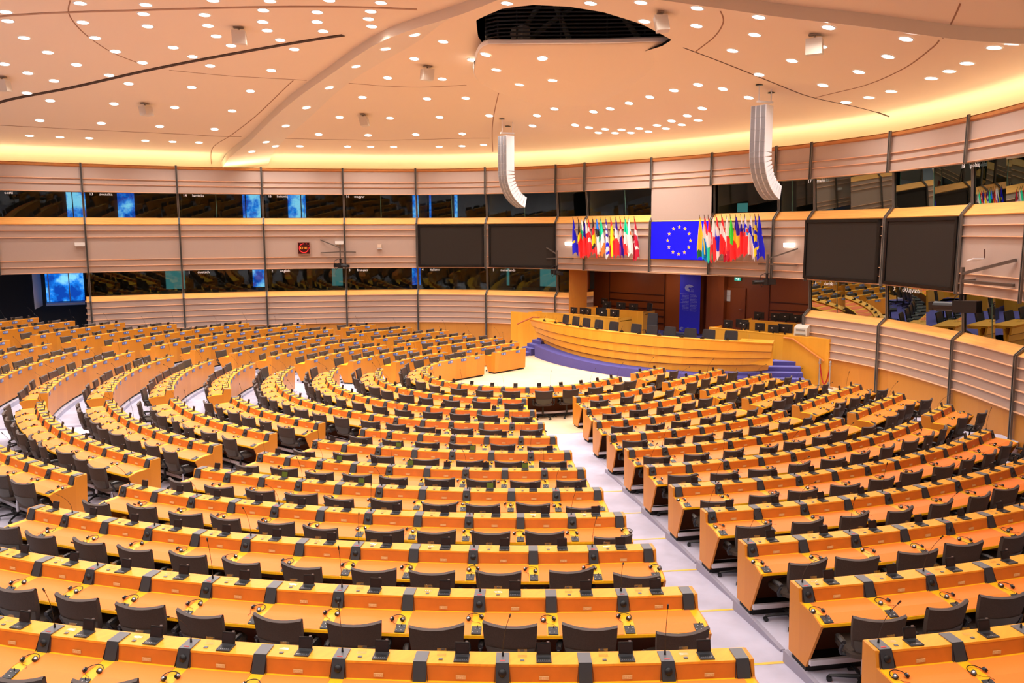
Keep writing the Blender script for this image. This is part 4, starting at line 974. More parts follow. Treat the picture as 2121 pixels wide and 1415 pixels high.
# ------------------------------------------------------------ clerks' desks in the recess
def clerk_desk(name,path,ztop,depth,lab,zb=FLR,side=None):
    """front face follows path (hall side); top slab behind it"""
    t=thing(name,lab,'desk',(path[0][0],path[0][1],zb)); o=Vector((path[0][0],path[0][1],zb))
    mb=MB(); n=len(path)
    mb.grid([[(x-o.x,y-o.y,0),(x-o.x,y-o.y,ztop-o.z),(x-o.x-.04,y-o.y,ztop-o.z),(x-o.x-.04,y-o.y,0)] for x,y in path])
    for p in (path[0],path[-1]): mb.add([(p[0]-o.x,p[1]-o.y,0),(p[0]-o.x-depth,p[1]-o.y,0),(p[0]-o.x-depth,p[1]-o.y,ztop-o.z),(p[0]-o.x,p[1]-o.y,ztop-o.z)],[(0,1,2,3)])
    build(mb,'front_panel',[rostw],t)
    mb=MB(); mb.slab([[(x-o.x-d,y-o.y,z-o.z) for d,z in ((-.005,ztop+.01),(.14,ztop+.01))] for x,y in path],.03); build(mb,'ledge',[rostw],t)
    mb=MB(); mb.slab([[(x-o.x-d,y-o.y,ztop-.12-o.z) for d in (.14,depth)] for x,y in path],.03); build(mb,'desktop',[woodtop],t)
    m2=MB(); 
    for i in range(n-1):
        (x0,y0),(x1,y1)=path[i],path[i+1]; m=max(1,int(abs(y1-y0)/1.0))
        for k in range(m):
            f=(k+.5)/m; x=x0+(x1-x0)*f; y=y0+(y1-y0)*f
            pb=MB(); pb.box((x-o.x-.45,y-o.y,ztop-.115-o.z),(.5,.7,.012)); build(pb,'writing_pad',[redpad],t)
    return t
clerk_desk('clerk_desk',[(-8.1,-7.4),(-8.65,-6.3),(-8.85,-4.7),(-8.8,-2.45)],1.78,1.0,'stepped light wood desk with monitors behind the rope barrier end of the rostrum')
clerk_desk('clerk_desk',[(-10.3,-5.6),(-10.4,-4.95),(-10.4,-2.25)],1.98,.95,'rear light wood desk with three monitors against the brown recess wall')
clerk_desk('clerk_desk',[(-8.75,2.2),(-8.6,3.6),(-8.5,5.0),(-8.45,5.55)],1.76,1.0,'curved light wood desk with monitors and printer above the purple steps')
clerk_desk('clerk_desk',[(-10.5,2.7),(-10.5,6.3)],1.98,.9,'rear light wood desk with a bank of monitors near the exit door')
# stair wall with handrail
t=thing('stair_wall','light wood stair wall with handrail next to the purple steps','stair wall',(-8.6,7.25,0))
mb=MB(); 
for a,b_ in (((-8.45,5.55),(-8.6,7.25)),((-8.6,7.25),(-9.3,7.55))):
    mb.add([(a[0]+8.6,a[1]-7.25,0),(b_[0]+8.6,b_[1]-7.25,0),(b_[0]+8.6,b_[1]-7.25,1.74),(a[0]+8.6,a[1]-7.25,1.76)],[(0,1,2,3)])
mb.add([(-8.45+8.6,5.55-7.25,1.76),(0,0,1.74),(-9.3+8.6,7.55-7.25,1.74),(-9.3+8.6,5.55-7.25,1.75)],[(0,1,2,3)]); build(mb,'wall_panel',[rostw],t)
mb=MB(); mb.tube([(.21,-1.65,1.68),(.19,-1.3,1.66),(.09,-.12,.93)],.035,8); build(mb,'handrail',[mat('handrail_wood',(.78,.26,.05),.35)],t,smooth=True)
t=thing('stair_wall','light wood stair wall with red-brown handrail beyond the rope barrier end of the rostrum','stair wall',(-7.6,-7.5,0))
mb=MB(); mb.add([(0.1,-.5,0),(-.5,.9,0),(-.5,.9,1.78),(.1,-.5,1.83)],[(0,1,2,3)]); build(mb,'wall_panel',[rostw],t)
mb=MB(); mb.tube([(.16,0,1.25),(-.16,.75,1.62),(-.22,1.1,1.62)],.035,8); build(mb,'handrail',[mat('handrail_red_wood',(.50,.12,.03),.35)],t)
# monitors
def monitor_meshes(wd,ht):
    s=MB(); s.box((0,0,.14+ht/2),(wd,.04,ht)); s.box((0,.025,.14+ht/2),(wd*.5,.03,ht*.5)); s.box((.05,.042,.2+ht*.4),(.06,.004,.03),1)
    st=MB(); st.box((0,.03,.10),(.06,.04,.22)); st.box((0,.03,.008),(.22,.16,.016)); return s.mesh('screen',[black,paper]),st.mesh('stand',[black])
MM={k:monitor_meshes(*k) for k in ((.44,.30),(.55,.34),(.38,.30))}
def monitor(x,y,z,rz,k,lab,g):
    t=thing('computer_monitor',lab,'monitor',(x,y,z),rz,g); link('screen',MM[k][0],t); link('stand',MM[k][1],t)
za=1.64; zb_=1.86
for i,(y,k,x,dr) in enumerate(((-5.41,(.38,.30),-9.2,.1),(-4.9,(.44,.30),-9.3,0),(-4.45,(.38,.30),-9.15,-.4),(-4.0,(.55,.34),-9.5,.1),(-3.6,(.38,.30),-9.15,.4),(-3.05,(.55,.34),-9.3,-.1))):
    monitor(x,y,za,-PI/2+dr,k,f'black monitor on the desk with six screens, {nth(i+1)} from the rope barrier side','monitors on the desk behind the rope barrier')
for i,(y,x) in enumerate(((-5.05,-11.1),(-4.62,-10.75),(-3.78,-10.75),(-3.05,-10.75))):
    monitor(x,y,zb_+(.1 if i==0 else 0),-PI/2+(.3 if i else -.2),(.44,.30),f'black monitor on the rear recess desk, {nth(i+1)} from the rope barrier side','monitors on the rear recess desk')
for i,(y,k,x,dr) in enumerate(((2.86,(.38,.30),-9.1,.1),(3.35,(.55,.34),-9.35,0),(3.66,(.38,.30),-9.05,-.3),(4.33,(.38,.30),-8.95,.2),(5.0,(.44,.30),-8.75,0),(5.35,(.55,.34),-9.0,.2))):
    monitor(x,y,za,-PI/2+dr,k,f'black monitor on the desk above the purple steps, {nth(i+1)} from the blue banner','monitors above the purple steps')
for i,(y,k) in enumerate(((3.25,(.44,.30)),(4.0,(.44,.30)),(4.45,(.55,.34)),(4.9,(.44,.30)),(5.35,(.55,.34)))):
    monitor(-10.95,y,zb_,-PI/2,k,f'black monitor on the rear desk by the exit door, {nth(i+1)} from the blue banner','monitors on the rear desk by the door')
# printer
t=thing('office_printer','beige office printer standing at the end of the desk above the purple steps','printer',(-8.95,6.1,1.76),-PI/2)
mb=MB(); mb.prism([(-.26,0),(.26,0),(.26,.30),(.05,.40),(-.26,.40)],'x',-.25,.25); build(mb,'body',[mat('printer_beige',(.62,.58,.50),.5)],t)
mb=MB(); mb.box((0,.265,.22),(.34,.02,.06)); mb.box((0,.28,.06),(.40,.06,.03)); build(mb,'paper_tray',[mat('printer_grey',(.25,.24,.22),.5)],t)
# blue banner with lettering
t=thing('hanging_banner','tall blue fabric banner with white emblem and two columns of small text','banner',(-12.55,-1.12,.9))
mb=MB(); rows=[[(0+.012*math.sin(j*1.3),-.555+1.11*j/8,z) for j in range(9)] for z in (0,1,2,2.76)]; mb.grid(rows); mb.box((0,0,2.77),(.03,1.15,.04)); build(mb,'cloth',[banb],t,smooth=True)
mb=MB()
def btext(s,y,z,size,al='CENTER'):
    g=text2d(s,size,al); mb.add([(.03,y+q[0],z+q[1]) for q in g.v],g.f)
LNG=['Европейски парламент','Parlamento Europeo','Evropský parlament','Europa-Parlamentet','Europäisches Parlament','Euroopa Parlament','Ευρωπαϊκό Κοινοβούλιο','European Parliament','Parlement européen','Parlaimint na hEorpa','Europski parlament','Parlamento europeo']
LN2=['Eiropas Parlaments','Europos Parlamentas','Európai Parlament','Parlament Ewropew','Europees Parlement','Parlament Europejski','Parlamento Europeu','Parlamentul European','Európsky parlament','Evropski parlament','Euroopan parlamentti','Europaparlamentet']
for i,(a,b_) in enumerate(zip(LNG,LN2)): btext(a,-.035,1.83-i*.068,.043,'RIGHT'); btext(b_,.035,1.80-i*.068,.043,'LEFT')
def emblem(y,z,s):
    for ring in range(6):
        rr=s*(.95-.13*ring); n=16; vs=[]
        for k in range(n+1):
            a=R(25+250*k/n)
            for q in (rr,rr-s*.07): vs.append((.03,y+q*1.35*math.cos(a),z+q*math.sin(a)*.9))
        mb.add(vs,[(2*i,2*i+1,2*i+3,2*i+2) for i in range(n)])
    n=12
    mb.add([(.03,y+s*.2,z-s*.85),(.03,y+s*1.25,z-s*.85),(.03,y+s*1.25,z-s*.80),(.03,y+s*.2,z-s*.80)],[(0,1,2,3)])
    for k in range(12):
        a=2*PI*k/12; c=(y+s*.75+s*.28*math.cos(a),z-s*.35+s*.28*math.sin(a)); mb.box((.03,c[0],c[1]),(.002,s*.06,s*.06))
emblem(-.02,2.12,.19)
for k in (-1,0,1): emblem(k*.34-.04,.16,.10)
build(mb,'lettering',[mat('banner_print',(.45,.50,.78),.6)],t)
# ------------------------------------------------------------ screens on the wall
def wall_frame(s,off=0):
    p,n=wpos(s); return Vector((p.x+n.x*off,p.y+n.y*off,0)),math.atan2(-n.x,n.y)   # local y = towards the hall ... see below
def wallM(s,z,off):
    """matrix: local x runs along the wall, local y points from the wall into the hall, z up"""
    p,n=wpos(s); yv=Vector((-n.x,-n.y,0)); xv=Vector((yv.y,-yv.x,0)); m=Matrix(((xv.x,yv.x,0,p.x+n.x*off),(xv.y,yv.y,0,p.y+n.y*off),(0,0,1,z),(0,0,0,1))); return m
def dist2(a,c): p,_=wpos(a); q,_=wpos(c); return (p-q).length
for a,c,lab in ((5,6,'large dark grey video screen, the one nearer the clock beside the flags'),(6,7,'large dark grey video screen, the one directly beside the flags of the rope barrier side'),(12,13,'large dark video screen above the dansk booth'),(13,14,'large dark video screen above the ellinika booth, last before the boom camera')):
    wd=dist2(a,c)-.16; z0=ZC+.06; z1=ZD-.34; M_=wallM((a+c)/2,(z0+z1)/2,-.16)
    t=thing('video_screen',lab,'screen',M=M_); ht=z1-z0
    mb=MB(); e=.10
    mb.prism([(-wd/2,-ht/2),(wd/2,-ht/2),(wd/2,ht/2),(-wd/2,ht/2)],'y',-.05,.0); build(mb,'housing',[bezel],t)
    mb=MB()
    for x,z,dx,dz in ((0,ht/2-e/2,wd,e),(0,-ht/2+e/2,wd,e),(-wd/2+e/2,0,e,ht),(wd/2-e/2,0,e,ht)): mb.box((x,.03,z),(dx,.06,dz))
    build(mb,'frame',[bezel],t)
    mb=MB(); mb.box((0,.012,0),(wd-2*e,.02,ht-2*e)); build(mb,'display',[screenm],t)
# blue screen with ring of twelve... stars as in the picture
z0,z1=4.46,6.08; M_=wallM(9.5,(z0+z1)/2,-.14); wd=dist2(9,10)-.14; ht=z1-z0
t=thing('blue_star_screen','bright blue display with a ring of yellow stars between the flag rows','screen',M=M_)
mb=MB(); mb.box((0,-.03,0),(wd+.04,.05,ht+.04)); build(mb,'housing',[bezel],t)
mb=MB(); mb.box((0,.0,0),(wd,.02,ht)); build(mb,'display',[blueled],t)
mb=MB()
for k in range(12):
    a=PI/2+2*PI*k/12; c=(math.cos(a)*.58,math.sin(a)*.58); P=[]
    for j in range(10):
        b_=PI/2+j*PI/5; rr=.095 if j%2==0 else .038; P.append((c[0]+rr*math.cos(b_),.014,c[1]+rr*math.sin(b_)))
    mb.add([(c[0],.014,c[1])]+P,[(0,j+1,(j+1)%10+1) for j in range(10)])
build(mb,'star_ring',[starm],t)
# ------------------------------------------------------------ flags
FC={'blue':(.0,.0,.72),'black':(.02,.016,.014),'yel':(1,.70,.0),'red':(.95,.015,.02),'white':(.82,.78,.76),'green':(.0,.40,.20),'green2':(.0,.65,.33),'sky':(.0,.20,.95),'or':(.90,.20,.02),'dred':(.55,.0,.03),'navy':(.03,.0,.38),'lime':(.05,.75,.05),'gold':(1,.55,.02),'lblue':(.0,.35,.90),'dgreen':(.0,.14,.05)}
FM={k:mat('flag_'+k,v,.7) for k,v in FC.items()}
def flag(s,spec,lab,slope=.25,seed=0,z=6.02,length=1.95,wide=.30,extra=None,group=None):
    M_=wallM(s,z,-.50); t=thing('flag_on_pole',lab,'flag',M=M_,group=group)
    mb=MB(); mb.cyl((.0,.06,.32),(.06,-.36,-1.15),.012,n=6); build(mb,'pole',[mat('flag_pole_brown',(.10,.04,.02),.4)],t)
    rnd=random.Random(seed); nx,ny=14,30; cols=[c for c,_ in spec]; mats=[]; 
    for c in cols+[e[0] for e in (extra or [])]:
        if c not in mats: mats.append(c)
    mb=MB(); ph=rnd.uniform(0,6); jag=[rnd.uniform(.80,1.0) for _ in range(4)]; sk=rnd.uniform(-.05,.0)
    def P(i,j):
        u=i/nx; v=j/ny; wv=.02+(wide*1.38-.02)*(min(1,v*1.25)**.8); x=(u-.5)*wv-(.02+.10*v)+sk*v
        L_=length*(jag[0]*(1-u)+jag[1]*u-.10*abs(math.sin(u*PI*2+ph)))
        y=.02+.055*math.sin(u*9+ph)*min(1,v*3)+.02*math.sin(u*17+ph)*v
        return (x,y,.22-L_*v)
    for j in range(ny):
        for i in range(nx):
            u=(i+.5)/nx; v=(j+.5)/ny; k=v+slope*(u-.5)*(1 if seed%2 else -1)
            c=spec[-1][0]
            for cc2,lim in spec:
                if k<lim: c=cc2; break
            for e in (extra or []):
                if e[1]<=u<=e[2] and e[3]<=v<=e[4]: c=e[0]
            mb.add([P(i,j),P(i+1,j),P(i+1,j+1),P(i,j+1)],[(0,3,2,1)],mats.index(c))
    # weld duplicates so shading is smooth
    me=bpy.data.meshes.new('cloth'); 
    key={}; vs=[]; idx=[]
    for v in mb.v:
        kk=tuple(round(q,5) for q in v)
        if kk not in key: key[kk]=len(vs); vs.append(v)
        idx.append(key[kk])
    me.from_pydata(vs,[],[tuple(idx[i] for i in f) for f in mb.f])
    for c in mats: me.materials.append(FM[c])
    me.polygons.foreach_set('material_index',mb.m); me.shade_smooth(); link('cloth',me,t); return t
FL=[7.87,7.99,8.055,8.12,8.18,8.25,8.31,8.37,8.445,8.515,8.585,8.645,8.71,8.76,8.845]
FR=[9.935,10.015,10.08,10.15,10.205,10.29,10.36,10.42,10.50,10.58,10.64,10.725,10.80,10.86]
star4=[('yel',.3,.5,.28,.34),('yel',.1,.25,.30,.36),('yel',.1,.3,.60,.66),('yel',.5,.7,.64,.70)]
LS=[([('blue',9)],'blue flag with small yellow stars, outermost of the flag row over the rope barrier',star4,.34),
([('black',.42),('yel',.62),('red',9)],'black, yellow and red flag next to the outermost blue starred flag',None,.22),
([('white',.25),('green',.5),('red',9)],'white, green and red flag with a broad green middle in the rope barrier row',None,.26),
([('white',.42),('red',9)],'white and red flag with a dark blue upper edge',[('navy',.55,1,.1,.5)],.24),
([('red',.25),('white',.38),('red',.55),('white',.68),('red',9)],'red flag with white cross bars showing in its folds',None,.22),
([('black',.22),('red',.42),('yel',.70),('black',.82),('red',9)],'black, red and yellow flag with yellow widest',None,.26),
([('sky',.28),('black',.52),('white',9)],'light blue, black and white flag',None,.26),
([('green2',.48),('white',.78),('or',9)],'green, white and orange flag',None,.28),
([('navy',.15),('white',.22),('navy',.3),('white',.38),('navy',.46),('white',.6),('blue',.72),('white',.84),('blue',.92),('white',9)],'flag with many narrow blue and white stripes',None,.22),
([('red',.2),('yel',.62),('red',9)],'red and yellow flag with a coat of arms patch',[('yel',.45,.85,.3,.95),('or',.2,.35,.4,.5)],.26),
([('navy',.30),('white',.56),('red',9)],'navy, white and red flag',None,.30),
([('red',.25),('white',.45),('navy',9)],'red, white and dark blue flag with red hem',[('red',.0,.3,.2,.8)],.20),
([('green2',.42),('white',.75),('red',9)],'green, white and red flag with green on top',None,.22),
([('white',9)],'white flag with a small orange mark and olive sprig',[('or',.3,.45,.36,.48),('dgreen',.15,.3,.56,.60)],.30),
([('dred',.24),('white',.38),('dred',.66),('white',.72),('dred',9)],'dark red flag with a narrow white band, beside the blue display',None,.24)]
RS=[([('gold',.85),('dgreen',9)],'golden yellow flag hanging over the edge of the blue display',[('green',.8,1,.25,.4)],.36),
([('red',.27),('white',.58),('lblue',9)],'red, white and pale blue flag',None,.26),
([('red',.35),('white',.70),('green2',9)],'red, white and green flag with red on top',None,.26),
([('white',.42),('red',9)],'white over red flag with vertical folds',[('white',.6,.9,.2,.6)],.26),
([('red',.2),('white',.42),('blue',.8),('white',9)],'red, white and bright blue flag',None,.22),
([('red',.25),('white',.55),('red',9)],'red flag with one white middle band',None,.30),
([('white',.42),('red',.75),('dred',9)],'white flag above red with a thin white hem',[('white',.5,.75,.3,.85)],.28),
([('lime',.60),('red',9)],'bright green and red flag',None,.24),
([('navy',.42),('gold',.70),('red',9)],'navy, golden yellow and red flag',None,.28),
([('white',.22),('navy',.42),('red',9)],'white, navy and red flag without a shield',None,.22),
([('white',.20),('blue',.42),('red',9)],'white, blue and red flag with a red and blue shield',[('white',.12,.48,.30,.54),('red',.17,.42,.32,.42),('lblue',.17,.42,.44,.51)],.36),
([('white',.30),('blue',.52),('white',9)],'white flag crossed by blue',None,.26),
([('blue',.24),('yel',.38),('blue',.48),('yel',.66),('blue',.82),('yel',9)],'blue flag crossed by yellow',None,.24),
([('blue',9)],'blue flag with small yellow stars, outermost of the row over the purple steps',[('yel',.15,.3,.42,.48),('yel',.1,.22,.55,.60),('yel',.55,.7,.70,.76)],.38)]
for i,(s,q) in enumerate(zip(FL,LS)): flag(s,q[0],q[1],seed=i+3,extra=q[2],wide=q[3],group='flags over the rope barrier side',slope=.30 if i%3 else .15)
for i,(s,q) in enumerate(zip(FR,RS)): flag(s,q[0],q[1],seed=i*2+21,extra=q[2],wide=q[3],group='flags over the purple steps side',slope=.30 if i%3 else .2)
# ------------------------------------------------------------ small wall fittings
def wbox(name,s,z,off,dims,mt,lab,cat,group=None):
    mb=MB(); mb.box((0,0,0),dims); o=build(mb,name,[mt],M=wallM(s,z,off)); return tag(o,lab,cat,group)
for s,z,m_,lab in ((.928,5.18,paper,'pale unlit emergency light box beside the first mullion above the dark window bay'),(3.93,5.17,paper,'pale emergency light box on the panel next to the red clock'),(7.464,5.11,lit,'lit emergency sign box beside the flags of the rope barrier side'),(11.486,5.14,lit,'lit emergency sign box beside the video screens above the purple steps')):
    mb=MB(); mb.box((0,0,0),(.42,.14,.14)); mb.box((0,.02,-.085),(.38,.10,.03)); o=build(mb,'emergency_light',[m_],M=wallM(s,z,-.10)); tag(o,lab,'emergency light','emergency light boxes on the wall')
t=thing('motion_sensor','small white sensor box on the panel between clock and video screen','sensor',M=wallM(4.47,4.92,-.06))
mb=MB(); mb.box((0,0,.05),(.20,.10,.18)); build(mb,'housing',[mat('sensor_cream',(.72,.55,.42),.5)],t); mb=MB(); mb.box((0,.04,-.08),(.24,.16,.03)); build(mb,'hood',[white],t)
o=wbox('exit_sign',11.0,4.3,.0,(.1,.1,.1),greens,'','sign'); bpy.data.objects.remove(o)
mb=MB(); mb.box((0,0,0),(.04,.30,.15),0); mb.box((.022,.05,0),(.004,.08,.09),1); mb.box((.022,-.06,.02),(.004,.05,.07),1)
o=build(mb,'exit_sign',[greens,mat('exit_symbol',(.6,.9,.8),.4,emit=1)],loc=(-13.1,1.02,3.5)); tag(o,'green lit exit sign above the brown recess door','sign')
# clock
t=thing('digital_clock','square dark clock with red ring of lights reading 10 13','clock',M=wallM(3.482,4.89,-.07))
mb=MB(); mb.box((0,0,0),(.62,.10,.62)); build(mb,'case',[mat('clock_case',(.45,.22,.16),.4)],t)
mb=MB(); mb.box((0,.052,0),(.56,.01,.56)); build(mb,'face',[mat('clock_face',(.05,.004,.004),.2)],t)
mb=MB(); n=34; vs=[]
for k in range(n+1):
    a=R(92-258*k/n)
    for q in (.235,.205): vs.append((-q*math.cos(a)*-1,.060,q*math.sin(a)))
mb.add([(x if True else x,y,z) for x,y,z in vs],[(2*i,2*i+1,2*i+3,2*i+2) for i in range(n)])
for a in (120,150,180): mb.box((.25*math.cos(R(a)),.06,.25*math.sin(R(a))),(.035,.004,.035))
g=text2d('10:13',.17); 
clk=build(mb,'second_ring',[redled],t)
mb=MB(); mb.add([(q[0],.061,q[1]) for q in g.v],g.f); build(mb,'figures',[orled],t)
# boom cameras
def boom(s,z,out,lab,mirror=1,scale=1,arm=1):
    t=thing('boom_camera',lab,'camera',M=wallM(s,z,-out)); g=mat('boom_grey',(.16,.13,.11),.4,metal=.5)
    mb=MB(); mb.box((0,0,.35),(.07,.07,.75)); build(mb,'post',[g],t)
    for nm,a,b_ in (('strut',(0,0,.55),(mirror*1.0*arm,-out+.05,.95)),('strut',(0,0,.35),(mirror*1.0*arm,-out+.05,.30)),('strut',(0,0,.35),(-mirror*.75*arm,-out+.05,.32))):
        mb=MB(); d=Vector(b_)-Vector(a); mb.cyl(a,b_,.035+.02*(scale>1.2),n=4); build(mb,nm,[g],t)
    mb=MB(); mb.cyl((0,0,-.02),(0,0,-.22),.05,n=10); mb.cyl((0,0,.0),(0,0,-.03),.09,n=12); mb.box((0,0,-.34),(.24,.22,.24)); build(mb,'pan_head',[black],t)
    mb=MB(); ax=Vector((-mirror*.85,.5,-.05)).normalized(); k_=scale
    c=Vector((0,.05,-.34)); rot=ax.to_track_quat('X','Z').to_matrix(); mb.box(c-ax*.15*k_,(.42*k_,.16*k_,.20*k_),0,rot); mb.cyl(c+ax*.06*k_,c+ax*.42*k_,.075*k_,.085*k_,12); mb.cyl(c+ax*.42*k_,c+ax*.50*k_,.10*k_,.10*k_,4); build(mb,'camera_body',[black],t)
    mb=MB(); mb.tube([(.08,0,0),(.30,0,-.1),(.34,0,-.35),(.22,0,-.55),(.10,0,-.42)],.014,6); build(mb,'cable',[black],t)
boom(3.944,4.35,.5,'dark boom camera hanging from the wall post beside the red clock',1,1)
boom(7.13,4.05,.5,'dark boom camera on the wall post beside the flags, rope barrier side',1)
boom(11.05,4.05,.5,'dark boom camera on the wall post between flags and video screens',-1)
boom(14.53,3.95,.8,'large dark boom camera on grey struts below the white bracketed device',-1,1.6,1.1)
t=thing('bracket_monitor','thin white bracketed device on the pink panel above the large boom camera','device',M=wallM(14.40,4.90,-.12))
mb=MB(); mb.box((0,.18,-.04),(.34,.30,.035),0,Matrix.Rotation(R(12),3,'Y')); build(mb,'body',[white],t); mb=MB(); mb.tube([(-.12,0,0),(-.13,.02,.25)],.018,6); mb.cyl((-.12,0,0),(-.05,.10,-.02),.018,n=6); build(mb,'bracket',[mat('bracket_brown',(.12,.05,.04),.4)],t)
# ------------------------------------------------------------ line array loudspeakers
def line_array(x,y,ztop,zbot,lab):
    t=thing('line_array_speaker',lab,'loudspeaker',(x,y,ztop)); H=ztop-zbot
    face=Vector((.98,-.06,0)).normalized(); side=Vector((face.y,-face.x,0))   # front towards the far seats
    def fr_(c,th):   # local frame: f front (pitched down by th), s side, u up
        f=face*math.cos(th)-Vector((0,0,1))*math.sin(th); u=Vector((0,0,1))*math.cos(th)+face*math.sin(th); return f,side,u
    W_=.56
    mb=MB(); mb.cyl((0,0,.85),(0,0,.12),.018,n=6); mb.cyl((-.45,.2,.6),(-.45,.2,.12),.018,n=6); mb.box((-.22,.1,.12),(.62,.08,.06),0,Matrix.Rotation(-.4,3,'Z')); build(mb,'hanger',[arrayw],t)
    c=Vector((0,0,0)); u=Vector((0,0,1)); th=0
    pos=Vector((0,0,0)); segs=[.36,.36,.36,.30]+[.17]*11; n0=4; sc_=H/ (sum(segs)*.90)
    for i,h in enumerate(segs):
        h*=sc_*.97
        if i>=n0: th=R(2.0+ (i-n0)*6.6)
        f,s_,u_=fr_(pos,th); 
        dep=.46
        a=pos; b_=pos-u_*h
        bk=h if i<n0 else h*.42
        mbx=MB(); V=[]
        for p_,hh in ((a,0),(b_,1)):
            for q in (-1,1): V.append(p_+s_*q*W_/2)
        mid_=(a+b_)/2
        for q_ in (1,-1):
            for q in (-1,1): V.append(mid_+u_*q_*bk/2+s_*q*W_/2*.95-f*dep)
        # V: 0,1 top front; 2,3 bottom front; 4,5 top back; 6,7 bottom back
        mbx.add(V,[(0,1,3,2),(4,6,7,5),(0,4,5,1),(2,3,7,6),(0,2,6,4),(1,5,7,3)],0)
        build(mbx,'speaker_box',[arrayw],t)
        gr=MB()
        for q0,q1 in ((-.46,-.20),(-.13,.13),(.20,.46)):
            gr.add([a+s_*q0*W_+f*.012-u_*.008,a+s_*q1*W_+f*.012-u_*.008,b_+s_*q1*W_+f*.012,b_+s_*q0*W_+f*.012],[(0,1,2,3)])
        build(gr,'grille',[grillem],t)
        pos=b_
line_array(-4.82,-5.83,9.78,6.52,'white curved line array loudspeaker hanging over the video screens beside the clock wall')
line_array(-4.68,6.18,9.72,6.50,'white curved line array loudspeaker hanging between the flags and the exit-side video screens')
# dark ceiling holes of the hangers
for i,(x,y,lb) in enumerate(((-4.82,-5.83,'rope barrier side, forward one'),(-5.61,-6.26,'rope barrier side, rear one'),(-4.68,6.18,'steps side, forward one'),(-5.41,6.24,'steps side, rear one'))):
    mb=MB(); mb.cyl((0,0,-.01),(0,0,.01),.12,n=16); o=build(mb,'cable_outlet',[black],loc=(x,y,cz(x,y)-.01)); tag(o,f'round black cable outlet in the ceiling above a loudspeaker, {lb}','cable outlet')
# small ceiling loudspeakers
for i,(x,y,lb) in enumerate(((7.67,-4.74,'above the dark ceiling slot'),(6.96,-14.15,'between the dark slot and the clock wall'),(1.08,-3.66,'next to the hanging shell'),(-.67,-10.15,'between the beam and the line array'),(1.79,6.72,'just past the louvred opening'),(-.5,9.87,'near the beam over the steps side'),(11.99,-13.7,'at the far end over the window bay'))):
    z=cz(x,y); t=thing('ceiling_loudspeaker',f'small angular off-white ceiling loudspeaker {lb}','loudspeaker',(x,y,z),random.Random(i).uniform(0,3),'small ceiling loudspeakers')
    mb=MB(); mb.prism([(-.17,-.12),(.17,-.12),(.24,-.48),(-.08,-.50)],'x',-.20,.20); build(mb,'body',[mat('speaker_cream',(.62,.54,.44),.5)],t)
    mb=MB(); mb.cyl((0,0,0),(0,0,-.14),.03,n=6); mb.box((0,0,-.02),(.3,.16,.03)); build(mb,'bracket',[mat('bracket_taupe',(.30,.22,.16),.5)],t)
# rope barriers
def barrier(p0,p1,lab,sag=.55):
    t=thing('rope_barrier',lab,'barrier',(p0[0],p0[1],p0[2]))
    o=Vector(p0)
    for p in (p0,p1):
        mb=MB(); q=Vector(p)-o; mb.cyl(q+Vector((0,0,.01)),q+Vector((0,0,.95)),.028,n=10); mb.cyl(q,q+Vector((0,0,.03)),.15,.13,n=16); mb.cyl(q+Vector((0,0,.95)),q+Vector((0,0,1.02)),.05,.03,n=10); mb.cyl(q+Vector((0,0,.84)),q+Vector((0,0,.92)),.05,n=10); build(mb,'post',[silver],t,smooth=True)
    a=Vector((0,0,.88)); b_=Vector(p1)-o+Vector((0,0,.88)); mb=MB(); mb.tube([tuple(a.lerp(b_,k/14)+Vector((0,0,-sag*4*(k/14)*(1-k/14)))) for k in range(15)],.022,7); build(mb,'rope',[ropem],t,smooth=True)
barrier((-8.42,7.02,.0),(-8.2,7.5,0),'red rope between two chrome posts at the foot of the purple steps',.75)
barrier((-8.05,-7.63,0),(-8.1,-6.95,0),'red rope between two chrome posts at the far end of the rostrum',.6)
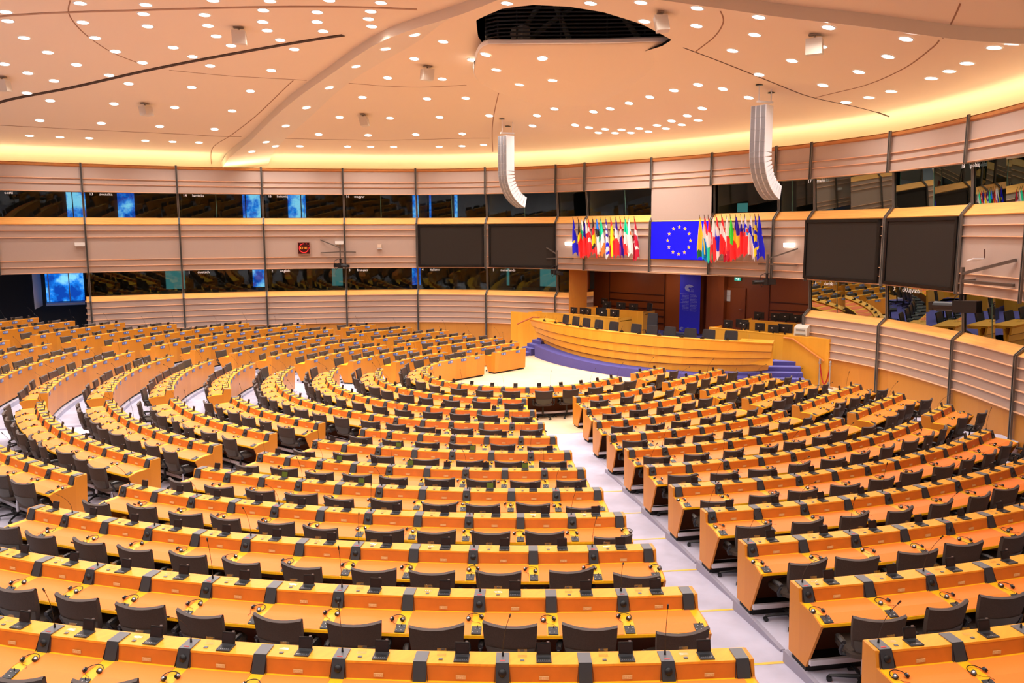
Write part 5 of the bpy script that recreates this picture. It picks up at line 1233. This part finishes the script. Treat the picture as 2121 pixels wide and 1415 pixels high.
# glass of water on the rostrum
mb=MB(); mb.cyl((0,0,0),(0,0,.02),.14,n=16); mb.cyl((.02,0,.02),(.02,0,.24),.035,.02,n=10); mb.cyl((-.06,.04,.02),(-.06,.04,.11),.03,n=10)
p=top_(.86,-.4,1.67); o=build(mb,'carafe_tray',[clear],loc=p); tag(o,'clear glass carafe on a small tray at the steps end of the rostrum desk','carafe')
# dark bay with a large window at the far end, beyond the clock wall
mb=MB(); a=plan(-.9,0); b_=plan(.90,0)
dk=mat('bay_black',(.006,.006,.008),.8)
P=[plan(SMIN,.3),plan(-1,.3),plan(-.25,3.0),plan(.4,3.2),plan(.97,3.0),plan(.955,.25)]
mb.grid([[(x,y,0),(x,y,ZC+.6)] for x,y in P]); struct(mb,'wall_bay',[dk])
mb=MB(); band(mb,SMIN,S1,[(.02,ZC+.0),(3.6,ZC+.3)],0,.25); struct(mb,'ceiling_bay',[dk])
t0,t1=.335,.90
mb=MB(); band(mb,.47,.93,[(2.75,2.35),(2.75,ZC+.3)],0,.1); struct(mb,'window_bay',[day])
mb=MB()
for s_ in (.50,.75): band(mb,s_,s_+.012,[(2.70,2.35),(2.70,ZC+.3)],0,.1)
band(mb,.46,.93,[(2.72,2.33),(2.45,2.28),(2.45,2.20),(2.7,2.15)],0,.1)
struct(mb,'trim_window_bay',[mat('window_frame_pale',(.35,.42,.60),.5)])
mb=MB(); mb.grid([[ (*plan(.33,.6),2.25),(*plan(.33,.6),ZC)],[(*plan(.42,2.7),2.25),(*plan(.42,2.7),ZC+.2)]]); mb.grid([[ (*plan(.33,.6),2.25),(*plan(.33,.62),2.18)],[(*plan(.42,2.7),2.25),(*plan(.42,2.7),2.18)]]); 
struct(mb,'wall_bay_reveal',[mat('reveal_grey',(.5,.5,.52),.5)])
L=bpy.data.lights.new('bay_spot','SPOT'); L.energy=60; L.spot_size=R(70); lo_=bpy.data.objects.new('bay_spot_lamp',L); COL.objects.link(lo_); pp=plan(.345,1.2); lo_.location=(pp[0],pp[1],ZC+.15); lo_['category']='lamp'; lo_['label']='small recessed spotlight washing the pale window reveal in the dark bay'
# spectator gallery parapet is behind the viewer; nothing of it shows
